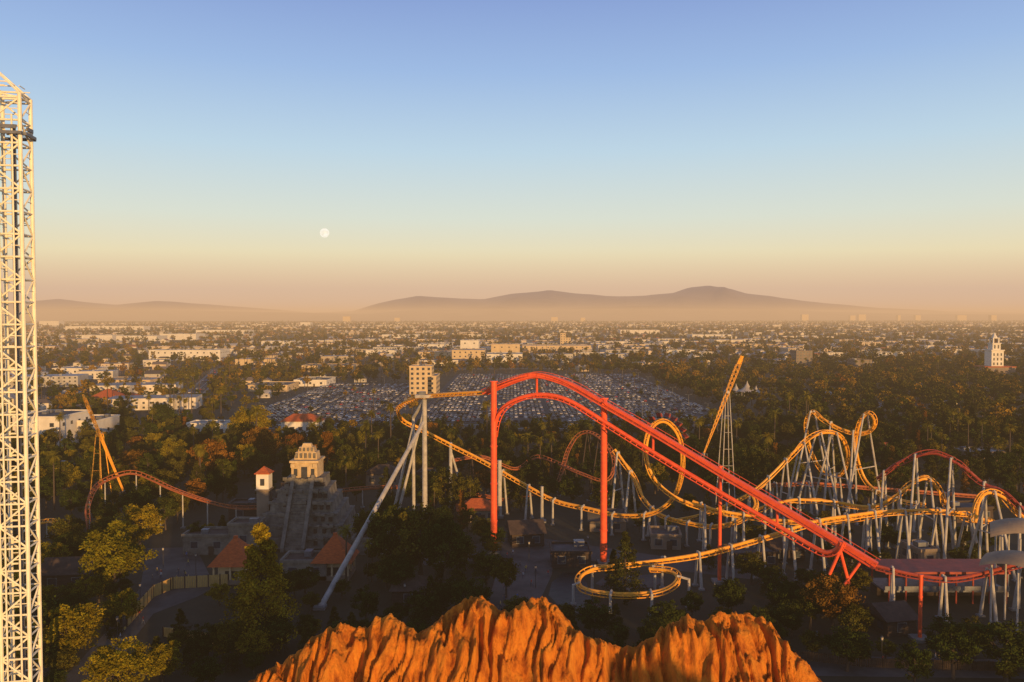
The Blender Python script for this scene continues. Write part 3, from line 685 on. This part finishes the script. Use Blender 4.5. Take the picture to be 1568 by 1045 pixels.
for a,c_,r_ in(((650,612,221),(640,800,221),.75),((633,640,226),(627,775,226),.5),((648,648,217),(490,930,160),.62),((690,678,246),(688,800,246),.6),((765,705,236),(765,785,236),.7),((830,745,231),(830,825,231),.5)):
    p=W(*a)
    if abs(a[0]-c_[0])<20: q=Vector((p.x,p.y,0))
    else: q=G(490,932)
    b.tube(q,p,r_,r_*.85,'cream',12); b.box((q.x,q.y,.3),(2.4,2.4,.6),'kerb')
for (xa,ya,da,ox) in((650,625,221,-9),(690,690,246,5),(633,650,226,-7)):
    p=W(xa,ya,da); b.tube((p.x+ox,p.y+3,0),p,.42,.34,'cream',10)
cap=W(650,608,221)
b.box(cap+Vector((0,0,.2)),(5,2.4,.8),'cream'); b.box(cap+Vector((-.6,0,1.0)),(1.8,1.6,.9),'steel')
b.tube(W(633,640,226),W(650,612,221),.5,None,'cream',8)
b.obj('drop_supports',co)
lx=W(1018,643,204); ib=min(range(len(dP)),key=lambda i:(dP[i]-lx).length); b=MB()
for k in range(-4,5):
    i=ib+k*2
    p=dP[i]-dU[i]*.75; b.tube(p-dS[i]*1.5,p+dS[i]*1.5,.22,None,'dark',6)
    for s_ in(-1.35,-.45,.45,1.35):
        q=dP[i]-dU[i]*1.0+dS[i]*s_; b.tube(q,q-dU[i]*.9,.28,.2,'redd',6); b.tube(q-dU[i]*.9,q-dU[i]*1.15,.13,.1,'steel',6)
        b.tube(q-dU[i]*.8+dT[i]*.1,q-dU[i]*1.5+dT[i]*.35,.09,.07,'dark',5)
b.obj('coaster_train',co)
track('cobra_roll_track',WP([(1030,800,232),(1075,790,228),(1120,773,226),(1160,750,225),(1200,712,226),(1232,677,228),(1260,661,232),(1287,667,236),(1300,698,240),(1288,728,245),(1262,725,250),(1241,692,250),(1233,652,248),(1242,630,245),(1259,642,242),(1282,657,239),(1310,665,236),(1334,661,233),(1341,644,231),(1330,631,232),(1314,648,235),(1309,690,238),(1324,735,239),(1352,760,232),(1380,768,225),(1420,775,218)]),'yel',co,sstep=7.5,kk=.8)
track('low_turn_track',WP([(1060,770,214),(1110,788,210),(1150,786,207),(1185,773,205),(1250,767,205),(1330,779,203),(1368,764,202),(1395,740,201),(1418,730,200),(1438,748,200),(1448,775,201),(1475,795,203),(1520,800,204)]),'yel',co,sstep=9,kk=.5)
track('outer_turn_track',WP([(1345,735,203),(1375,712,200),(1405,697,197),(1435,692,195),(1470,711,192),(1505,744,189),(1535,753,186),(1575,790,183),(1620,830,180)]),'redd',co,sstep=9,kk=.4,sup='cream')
track('crossing_track',WP([(1490,800,180),(1495,770,182),(1510,752,184),(1535,760,186),(1560,790,186),(1600,810,186)]),'yel',co,sstep=9,kk=.3)
track('helix_track',WP([(1350,786,190),(1300,793,187),(1250,801,184),(1170,826,179),(1080,850,175),(1000,863,172),(945,868,171),(905,872,170),(884,887,167),(893,904,163),(950,913,160),(1012,908,159.5),(1040,890,162),(1030,875,166),(990,871,169)]),'yel',co,sstep=8,kk=.35,minz=1.5)
track('inner_turn_track',WP([(940,690,228),(970,730,224),(985,765,220),(1010,790,214),(1050,802,208),(1095,808,203),(1135,798,200),(1160,775,200),(1150,750,203)]),'yel',co,sstep=7,kk=.4)
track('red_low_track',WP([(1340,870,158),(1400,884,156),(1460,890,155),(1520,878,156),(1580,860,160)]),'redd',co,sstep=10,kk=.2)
track('brake_run_track',WP([(1170,745,235),(1230,742,240),(1290,745,245),(1350,750,250),(1430,756,250),(1540,765,250)]),'orange',co,sstep=12,kk=.1,sup='cream')
c3=empty('mine_train_coaster')
track('mine_train_track',WP([(690,705,262),(740,700,268),(790,718,272),(820,700,276),(850,708,272),(890,725,262),(930,735,256),(940,700,262),(915,668,270),(890,664,276),(870,690,276),(850,745,262),(800,760,255)]),'orange',c3,sup='walld',sstep=7,inv=False,kk=.2,E=30,supr=.22,spine=.22)
c4=empty('jungle_coaster')
track('jungle_coaster_track',WP([(136,812,210),(134,775,214),(148,745,222),(175,730,228),(203,724,230),(232,734,229),(262,748,226),(310,765,222),(360,777,220),(410,776,224),(450,765,236),(520,752,246),(600,746,250),(690,752,250),(780,766,246)]),'orange',c4,sup='cream',sstep=9,inv=False,kk=.3,E=26,supr=.2,spine=.24,single=True)
track('jungle_coaster_low_track',WP([(60,800,215),(85,800,212),(110,832,200),(100,850,196),(60,855,194),(20,850,196)]),'yel',c4,sup='cream',sstep=9,inv=False,kk=.3,E=26,supr=.2,spine=.24,single=True)
def boom(px0,py0,px1,py1,d,apx,ab,at,name,key,w0,mid):
    e=empty(name); t=W(px0,py0,d); q=W(px1,py1,d); b=MB(); dr=(q-t).normalized(); s=dr.cross(Vector((0,1,0))).normalized(); y_=Vector((0,1,0)); w1=.14; L=(q-t).length; n=int(L/1.4)
    for i in range(n):
        t0,t1=i/n,(i+1)/n; ww0=w0+(w1-w0)*abs(t0-.15)/.85; ww1=w0+(w1-w0)*abs(t1-.15)/.85
        C0=[t.lerp(q,t0)+s*ww0*a+y_*ww0*c_ for a,c_ in((-1,-1),(1,-1),(1,1),(-1,1))]; C1=[t.lerp(q,t1)+s*ww1*a+y_*ww1*c_ for a,c_ in((-1,-1),(1,-1),(1,1),(-1,1))]
        for k in range(4): b.tube(C0[k],C1[k],.10,None,key,5); b.tube(C0[k],C1[(k+1)%4],.06,None,key,4)
    b.tube(t-dr*1.0,t+dr*1.6,w0*1.1,w0*.9,key,8); b.obj('boom',e)
    b=MB(); piv=W(apx,at,d+1)
    for dx,dy in((-2.2,-3),(2.2,-3),(-2.2,4),(2.2,4)):
        b.tube((piv.x+dx,piv.y+dy,0),(piv.x+dx*.25,piv.y+dy*.3,piv.z),.17,.13,mid,8)
    b.tube((piv.x,piv.y-1.6,piv.z),(piv.x,piv.y+1.6,piv.z),.45,None,mid,10)
    for zz in np.arange(5,piv.z-3,5):
        f_=1-zz/piv.z*.75
        b.tube((piv.x-2.2*f_,piv.y-3*f_,zz),(piv.x+2.2*f_,piv.y-3*f_,zz),.08,None,mid,5)
    b.obj('a_frame',e)
    b=MB(); b.tube(q,q+dr*1.0,.5,.7,'steel',10)
    for k in range(8):
        a=6.283*k/8; p=q+dr*1.2+Vector((math.cos(a),math.sin(a),0))*1.3; b.box(p,(.5,.5,.6),'dark',a); b.box(p+Vector((0,0,.6)),(.45,.2,.7),'dark',a)
    b.obj('gondola',e)
boom(1134,550,1078,694,240,1113,700,600,'pendulum_ride','yel',.62,'cream')
boom(129,609,189,752,232,152,730,666,'pendulum_ride','yel',.32,'yel')
# ================================================================= TEMPLE PYRAMID
b=MB(); pc=W(472,840,217); x0,y0=pc.x,pc.y; nt_=6; zb=0
for i in range(nt_):
    wd=26-i*3.1; h=2.75; b.box((x0,y0,zb+h/2),(wd,wd,h),'stone',0.05,taper=.955); b.box((x0,y0,zb+h-.2),(wd*.975,wd*.975,.42),'stone',.05)
    for sx_ in(-1,1):
        for k in range(3):
            b.box((x0+sx_*(wd*.12+2+k*wd*.1),y0-wd/2*.97,zb+h*.5),(.9,.5,1.0),'walld',.05)
    for k in range(26):
        a=random.uniform(-.48,.48)*wd; b.box((x0+a,y0-wd/2*.985,zb+h+random.uniform(-.3,.15)),(random.uniform(.5,1.3),.6,random.uniform(.4,.9)),'stone',.05)
    zb+=h
for i in range(22):
    z=16.3*(i+1)/22; yy=y0-15.2+ i*.52; b.box((x0,yy,z/2),(4.2,.55,z),'stone')
for sg in(-1,1):
    vs=[(x0+sg*2.15,y0-16,0),(x0+sg*3.1,y0-16,0),(x0+sg*3.1,y0-3.6,16.9),(x0+sg*2.15,y0-3.6,16.9),(x0+sg*2.15,y0-16,1),(x0+sg*3.1,y0-16,1),(x0+sg*3.1,y0-4.6,17.6),(x0+sg*2.15,y0-4.6,17.6)]
    b.add(vs,[(4,5,6,7),(0,1,5,4),(1,2,6,5),(3,0,4,7),(2,3,7,6)],'stone')
b.box((x0,y0,18.6),(7.0,7,4.2),'stoneL'); b.box((x0,y0,20.9),(7.8,7.8,.6),'stoneL'); b.box((x0,y0-3.55,18),(1.6,.2,3),'dark')
for sg in(-1,1): b.box((x0+sg*2.3,y0-3.6,18),(.9,.3,2),'dark'); b.box((x0+sg*3.0,y0-3.7,19.9),(1.1,.7,1),'stoneL')
b.box((x0,y0,22.2),(6.2,4,2.0),'stoneL',taper=.9); b.box((x0,y0,23.8),(4.6,2.8,1.4),'stoneL',taper=.85); b.box((x0,y0,24.9),(2.8,1.6,1.0),'stoneL',taper=.75)
for k in range(5): b.box((x0-2.4+1.2*k,y0-2.05,22.3),(.6,.5,1.3),'stone')
for k in range(4): b.box((x0-1.6+1.07*k,y0-1.45,23.9),(.5,.4,.9),'stone')
b.obj('stepped_temple'); excl.append((x0-17,x0+17,y0-26,y0+15))
tw=W(405,770,212); b=MB(); b.box((tw.x,tw.y,7),(3.2,3.2,14),'wallt'); b.box((tw.x,tw.y,13.9),(3.9,3.9,.4),'wallt'); b.box((tw.x,tw.y,16),(3.3,3.3,4.4),'wallw'); b.box((tw.x,tw.y-1.7,16),(1.1,.2,1.8),'dark'); b.box((tw.x,tw.y,18.3),(4.1,4.1,.3),'rooft'); b.tube((tw.x,tw.y,18.4),(tw.x,tw.y,20),2.7,.1,'rooft',4)
b.obj('watch_tower')
for (pl,pr_,pb,pt,dp,wl,nm) in((280,350,850,822,7,'stone','stone_terrace'),(350,395,850,805,6,'stone','stone_terrace'),(540,600,850,828,8,'stone','stone_terrace'),(350,420,800,774,6,'walld','timber_station'),(430,500,890,862,7,'stone','stone_gatehouse')):
    bat(nm,pl,pr_,pb,pt,dp,wall=wl,rk='roofb',roof='flat',wsp=5,floors=1)
def kiosk(px,pb,hw_,he,hr,name='tiled_roof_kiosk'):
    g=G(px,pb); x,y=g.x,g.y+hw_; b=MB()
    for sx_ in(-1,0,1):
        for sy in(-1,0,1):
            if sx_ or sy: b.box((x+sx_*(hw_-.3),y+sy*(hw_-.3),he/2),(.4,.4,he),'walls')
    b.box((x,y,he/2-.2),(hw_*1.5,hw_*1.5,he-.6),'walls'); b.box((x,y-hw_*.76,he*.42),(hw_*.7,.1,he*.5),'dark'); b.box((x,y,.55),(hw_*2,hw_*2,1.0),'wallt')
    a=hw_+.8; P=[(x-a,y-a,he),(x+a,y-a,he),(x+a,y+a,he),(x-a,y+a,he),(x-.5,y-.5,he+hr),(x+.5,y-.5,he+hr),(x+.5,y+.5,he+hr),(x-.5,y+.5,he+hr)]
    b.add(P,[(0,1,5,4),(1,2,6,5),(2,3,7,6),(3,0,4,7),(4,5,6,7),(3,2,1,0)],'rooft'); b.box((x,y,he+hr+.3),(.8,.8,.6),'rooft')
    b.obj(name); excl.append((x-hw_-2,x+hw_+2,y-hw_-8,y+hw_+2))
kiosk(352,896,4.0,4.2,5.2); kiosk(508,890,3.9,4.2,5.2)
pb=[(60,130,905,880,'roofb','gable','walld'),(600,650,930,905,'roofb','hip','walld'),(700,760,800,782,'rooft','hip','wallt'),(845,905,870,848,'roofg','flat','walld'),(905,960,815,800,'roofg','gable','wallt'),(1000,1045,842,822,'roofg','flat','wallt'),(1120,1190,870,850,'roofg','flat','walld'),(1340,1400,705,690,'rooft','hip','wallt'),(1180,1230,860,845,'roofb','gable','walld'),(560,610,745,726,'roofb','hip','wallt'),(640,700,742,726,'roofg','flat','walld'),(820,880,700,684,'roofb','hip','walld'),(1405,1435,870,845,'roofw','flat','wallt'),(780,830,838,818,'roofb','gable','walld'),(1460,1520,800,780,'roofg','flat','walld'),(60,120,735,715,'roofg','flat','walld'),(1350,1400,975,950,'roofb','gable','walld')]
for (l,r_,bb,tt,rk,rf,wl) in pb: bat('park_building',l,r_,bb,tt,8,wall=wl,rk=rk,roof=rf,rot=random.uniform(-.2,.2))
g=G(1420,930); b=MB(); b.box((g.x+5,g.y+6,6.6),(26,9,.5),'redd'); b.box((g.x+5,g.y+6,2.6),(26,8,.4),'steel')
for i in range(8):
    for dy in(2,10): b.tube((g.x-7+3.5*i,g.y+dy,0),(g.x-7+3.5*i,g.y+dy,6.4),.2,None,'redd',6)
b.box((g.x+5,g.y+8,1.3),(25,3,2.4),'walld'); b.box((g.x+5,g.y+1.7,3.3),(26,.08,.9),'steel')
b.obj('coaster_station'); excl.append((g.x-10,g.x+20,g.y-18,g.y+14))
b=MB()
def shell(c,L,Rr,ang0,ang1,rot,key,bow=2.5,n=14,mseg=16):
    vs=[]
    for i in range(mseg+1):
        u=(i/mseg-.5)*L; zz=bow*(1-(2*i/mseg-1)**2)
        for j in range(n+1):
            a=ang0+(ang1-ang0)*j/n; lx,ly=u,Rr*math.cos(a); vs.append((c[0]+lx*math.cos(rot)-ly*math.sin(rot),c[1]+lx*math.sin(rot)+ly*math.cos(rot),c[2]+Rr*.6*math.sin(a)+zz))
    b.add(vs,[(i*(n+1)+j,i*(n+1)+j+1,(i+1)*(n+1)+j+1,(i+1)*(n+1)+j) for i in range(mseg) for j in range(n)],key)
c1=W(1556,812,165); shell((c1.x+2,c1.y,c1.z-2),13,4.5,.1,2.9,-.5,'canopy',1.6)
c2=W(1552,862,152); shell((c2.x+2,c2.y,c2.z-2),13,4,.1,2.9,-.9,'canopy',1.6)
for c_ in(c1,c2):
    for dx,dy in((-3,2),(-1,-3),(5,-4),(1,4),(7,0)): b.tube((c_.x+dx,c_.y+dy,0),(c_.x+dx,c_.y+dy,c_.z-1),.2,None,'cream',6)
b.obj('curved_canopy')
# ================================================================= PATHS / POND / FENCES
def gsheet(name,pl,key,z): return sheet(name,[G(*q)[:2] for q in pl],key,z)
gsheet('plaza',[(225,840),(300,838),(330,900),(300,915),(235,940),(200,985),(160,1060),(60,1080),(170,960),(215,900)],'pave',0.02)
gsheet('footpath',[(760,880),(800,840),(850,838),(845,880),(820,935),(790,1000),(720,1010)],'pave',0.016)
gsheet('footpath',[(1220,1003),(1600,1012),(1600,1040),(1220,1035)],'pave',0.016)
gsheet('footpath',[(640,850),(800,820),(1200,880),(1200,893),(830,850),(650,866)],'pave',0.012)
M['water']=mat('pond_water',(0.018,0.02,0.02),(0.01,0.012,0.012),0.5,0.45,bump=.5,spec=.12)
gsheet('pond',[(845,892),(862,878),(885,876),(898,892),(905,915),(925,935),(900,945),(860,932),(840,912)],'water',0.028)
gsheet('helix_paving',[(925,884),(1000,880),(1018,890),(1000,900),(930,902),(912,894)],'pave',0.026)
M['fencey']=mat('yellow_timber',(0.62,0.38,0.11),(0.42,0.26,0.08),1.2,.8,stretch=(8,8,1))
def fence(pl,h,key='fencey'):
    b=MB()
    for k in range(len(pl)-1):
        a=G(*pl[k]);c_=G(*pl[k+1]); L=(c_-a).length; n=max(2,int(L/.35)); an=math.atan2(c_.y-a.y,c_.x-a.x)
        for i in range(n):
            p=a.lerp(c_,i/n); b.box((p.x,p.y,h/2+random.uniform(-.04,.04)),(.29,.08,h),key,an)
        for i in range(0,n,7): p=a.lerp(c_,i/n); b.box((p.x,p.y-.08,h/2+.1),(.18,.18,h+.2),'walld',an)
    b.obj('timber_fence')
fence([(195,960),(235,915),(265,902),(350,897)],2.6); fence([(250,975),(320,985),(380,1000)],1.8); fence([(1215,1010),(1330,1022),(1600,1030)],1.6,'walld')
b=MB(); b.tube((0,0,0),(0,0,4.2),.08,.06,'dark',6); b.tube((0,0,4.2),(0,0,4.35),.25,.2,'dark',8); b.tube((0,0,4.35),(0,0,4.8),.18,.24,'canvas',8); b.tube((0,0,4.8),(0,0,5.05),.3,.05,'dark',8)
o=b.obj('street_lamp'); o.location=G(250,870); 
for q in((300,880),(215,930),(180,985),(620,930),(740,900),(810,860),(820,900),(780,960),(1250,1010),(1350,1018),(1450,1020),(900,850),(1100,890)):
    n_o=bpy.data.objects.new('street_lamp',o.data); link(n_o); n_o.location=G(*q)
# ================================================================= PEOPLE
M['skin']=mat('skin',(.45,.28,.2),None,2,.6); M['hair']=mat('hair',(.05,.03,.02),None,2,.6); M['jeans']=mat('jeans',(.06,.08,.14),None,2,.9)
for i,c in enumerate(((.5,.08,.06),(.6,.6,.58),(.08,.15,.35),(.1,.1,.1),(.55,.4,.1))):
    M['shirt%d'%i]=mat('shirt_%d'%i,c,None,2,.9)
def person_mesh(ph,sh):
    s=.28*ph; J=[(0,0,.95,.14),(0,0,1.2,.13),(0,0,1.42,.15),(0,0,1.52,.06),(0,.01,1.64,.09),(0,.01,1.74,.075),
      (.19,0,1.42,.06),(.24,-s*.5,1.15,.045),(.25,-s*.9-.06,.90,.035),(.25,-s-.1,.80,.035),(-.19,0,1.42,.06),(-.24,s*.5,1.15,.045),(-.25,s*.9-.04,.90,.035),(-.25,s-.08,.80,.035),
      (.1,0,.88,.09),(.11,s*.6-.03,.50,.065),(.11,s*1.1,.08,.045),(.11,s*1.1-.18,.04,.035),(-.1,0,.88,.09),(-.11,-s*.6-.05,.50,.065),(-.11,-s*.9,.08,.045),(-.11,-s*.9-.18,.04,.035)]
    Ed=[(0,1),(1,2),(2,3),(3,4),(4,5),(2,6),(6,7),(7,8),(8,9),(2,10),(10,11),(11,12),(12,13),(0,14),(14,15),(15,16),(16,17),(0,18),(18,19),(19,20),(20,21)]
    me=bpy.data.meshes.new('p'); me.from_pydata([j[:3] for j in J],Ed,[]); ob=bpy.data.objects.new('p',me); link(ob); ob.modifiers.new('s','SKIN')
    for i,j in enumerate(J): me.skin_vertices[0].data[i].radius=(j[3],j[3]*.85)
    me.skin_vertices[0].data[0].use_root=True; sb=ob.modifiers.new('b','SUBSURF'); sb.levels=1; sb.render_levels=1
    dg=bpy.context.evaluated_depsgraph_get(); m2=bpy.data.meshes.new_from_object(ob.evaluated_get(dg)); bpy.data.objects.remove(ob)
    for k in('skin',sh,'jeans','hair','dark'): m2.materials.append(M[k])
    for p in m2.polygons:
        z=p.center.z; x=abs(p.center.x); p.material_index=1
        if z<.1: p.material_index=4
        elif z<.95 and x<.21: p.material_index=2
        elif z>1.53: p.material_index=3 if (z>1.72 or p.center.y>.05) else 0
        elif x>.215 and z<1.2: p.material_index=0
    return m2
try:
    pm=[person_mesh(random.choice((-1,1,.6)),'shirt%d'%i) for i in range(5)]
    spots=[(random.uniform(215,300),random.uniform(850,900)) for _ in range(14)]+[(random.uniform(170,220),random.uniform(940,990)) for _ in range(8)]+[(random.uniform(770,840),random.uniform(850,900)) for _ in range(12)]+[(random.uniform(1260,1560),random.uniform(1012,1020)) for _ in range(10)]+[(random.uniform(740,800),random.uniform(900,960)) for _ in range(8)]
    for q in spots:
        o=bpy.data.objects.new('walking_person',random.choice(pm)); link(o); o.location=G(*q)+Vector((0,0,.02)); o.rotation_euler=(0,0,random.uniform(0,6.28)); s=random.uniform(.9,1.05); o.scale=(s,s,s)
except Exception as ex: print('PEOPLE FAIL',ex)
# ================================================================= PARK TREES
T_=[('cedar',400,992,800,1.15),('sunlit',175,918,805,1.15),('sunlit',215,850,772,1.0),('sunlit',110,1020,925,1.2),('sunlit',185,1090,985,1.1),('broad',55,1010,905,1),
('broad',600,885,775,1),('broad',645,892,770,1.1),('broad',680,905,795,1),('column',702,900,812,1.3),('broad',745,905,845,1.2),('broad',775,915,855,1),('broad',610,920,850,1.2),('conifer',660,960,880,1),('broad',720,960,885,1.1),('broad',560,960,900,1),
('conifer',957,925,812,1.0),('conifer',940,905,840,1.1),('autumn',1275,975,882,1.1),('broad',1240,965,900,1),('broad',1195,950,888,.9),('broad',1120,945,885,.9),('broad',1060,950,905,1),('broad',870,955,925,1),('broad',1310,990,925,1),('broad',1160,990,930,1),('broad',1460,1040,960,1.2),('broad',1540,1050,950,1.3),('broad',1400,1060,985,1),
('autumn',318,745,670,1),('autumn',345,750,688,1),('autumn',402,722,652,1),('autumn',455,712,662,1),('column',502,742,660,1.4,1),('column',480,735,680,1.4,1),('broad',548,745,688,1),('autumn',205,742,686,1),('sunlit',150,740,685,1),('sunlit',265,725,672,1),('sunlit',375,730,680,1),('broad',575,735,690,1),
('sunlit',385,690,622,1.1),('broad',365,690,640,1),('broad',250,665,618,1.2),('sunlit',520,690,655,1),('broad',610,725,680,1),('sunlit',100,760,712,1.2),('broad',70,780,730,1.2),('broad',345,720,700,1),
('conifer',1500,760,700,1),('broad',1330,770,725,1),('sunlit',1340,770,730,1),('broad',1100,770,700,1.1),('broad',1140,760,690,1.1),('broad',1165,740,680,1.1),('broad',560,840,780,1),('broad',590,830,760,1),
('palm',530,892,812,1),('palm',563,893,832,1),('palm',579,890,828,1),('palm',845,735,668,1),('palm',875,728,668,1),('palm',832,700,650,1),('palm',1482,700,642,1),('palm',1503,702,645,1),('palm',275,655,608,1),('palm',285,655,612,1),('palm',262,650,612,1),('palm',1425,705,655,1),('palm',665,800,745,1),('palm',720,790,740,1),
('broad',470,990,940,.9),('sunlit',250,1050,985,1.2),('broad',320,1060,1005,1.2),('sunlit',60,880,830,1),('broad',20,920,840,1.2),('broad',100,850,790,1.1),('broad',300,840,800,1),('broad',420,985,930,1.1),('broad',350,1010,950,1.1)]
for t in T_: tree_at(*t)
for k in range(2600):
    y=random.uniform(215,440); x=random.uniform(-.68,.70)*y
    px=784+x/y*F
    if blocked(x,y,1.5): continue
    if -95<x<-20 and 185<y<232: continue
    dens=.34 if y<290 else .58
    small=30<x<190 and y<262
    if small: dens=.22
    if random.random()>dens: continue
    kd=random.choices(['broad','sunlit','autumn','conifer','column','euc','palm'],(5,1.2 if px<800 else .5,.5 if px<800 else .2,1.3,.8,1.3,.7))[0]
    h={'broad':random.uniform(7,12),'sunlit':random.uniform(7,11),'autumn':random.uniform(7,11),'conifer':random.uniform(9,15),'column':random.uniform(8,13),'euc':random.uniform(11,16),'palm':random.uniform(12,18)}[kd]
    if y>370 and -150<x<115: h*=.62
    if small: kd='broad' if kd!='conifer' else kd; h=random.uniform(4,7)
    place(kd,x,y,h)
for k in range(420):
    y=random.uniform(125,215); x=random.uniform(-.68,.70)*y; px=784+x/y*F; py=485+H/y*F
    if blocked(x,y,2) : continue
    if 195<px<330 and 835<py<990: continue
    if 760<px<1080 and 835<py<965: continue
    if 20<x<150 and random.random()<.25: continue
    place(random.choice(['broad','broad','conifer','sunlit' if px<500 else 'broad']),x,y,random.uniform(3.5,7.5),1.3)
# tall unseen eucalyptus belt, added behind the viewpoint to shade the foreground
for k in range(50):
    x=52+k*4.2+random.uniform(-1.5,1.5); hh=random.uniform(30,37) if x<104 else random.uniform(18,28)
    place('euc',x,-48-random.uniform(0,26),hh,1.1)
# ================================================================= CAMERA
cam=bpy.data.cameras.new('camera'); co_=bpy.data.objects.new('camera',cam); link(co_); cam.lens=F/1568*36; cam.sensor_width=36; cam.clip_start=.5; cam.clip_end=90000
co_.location=(0,0,H); co_.rotation_euler=(math.pi/2-PITCH,0,0); scene.camera=co_
scene.view_settings.view_transform='Standard'; scene.view_settings.look='None'; scene.view_settings.exposure=0
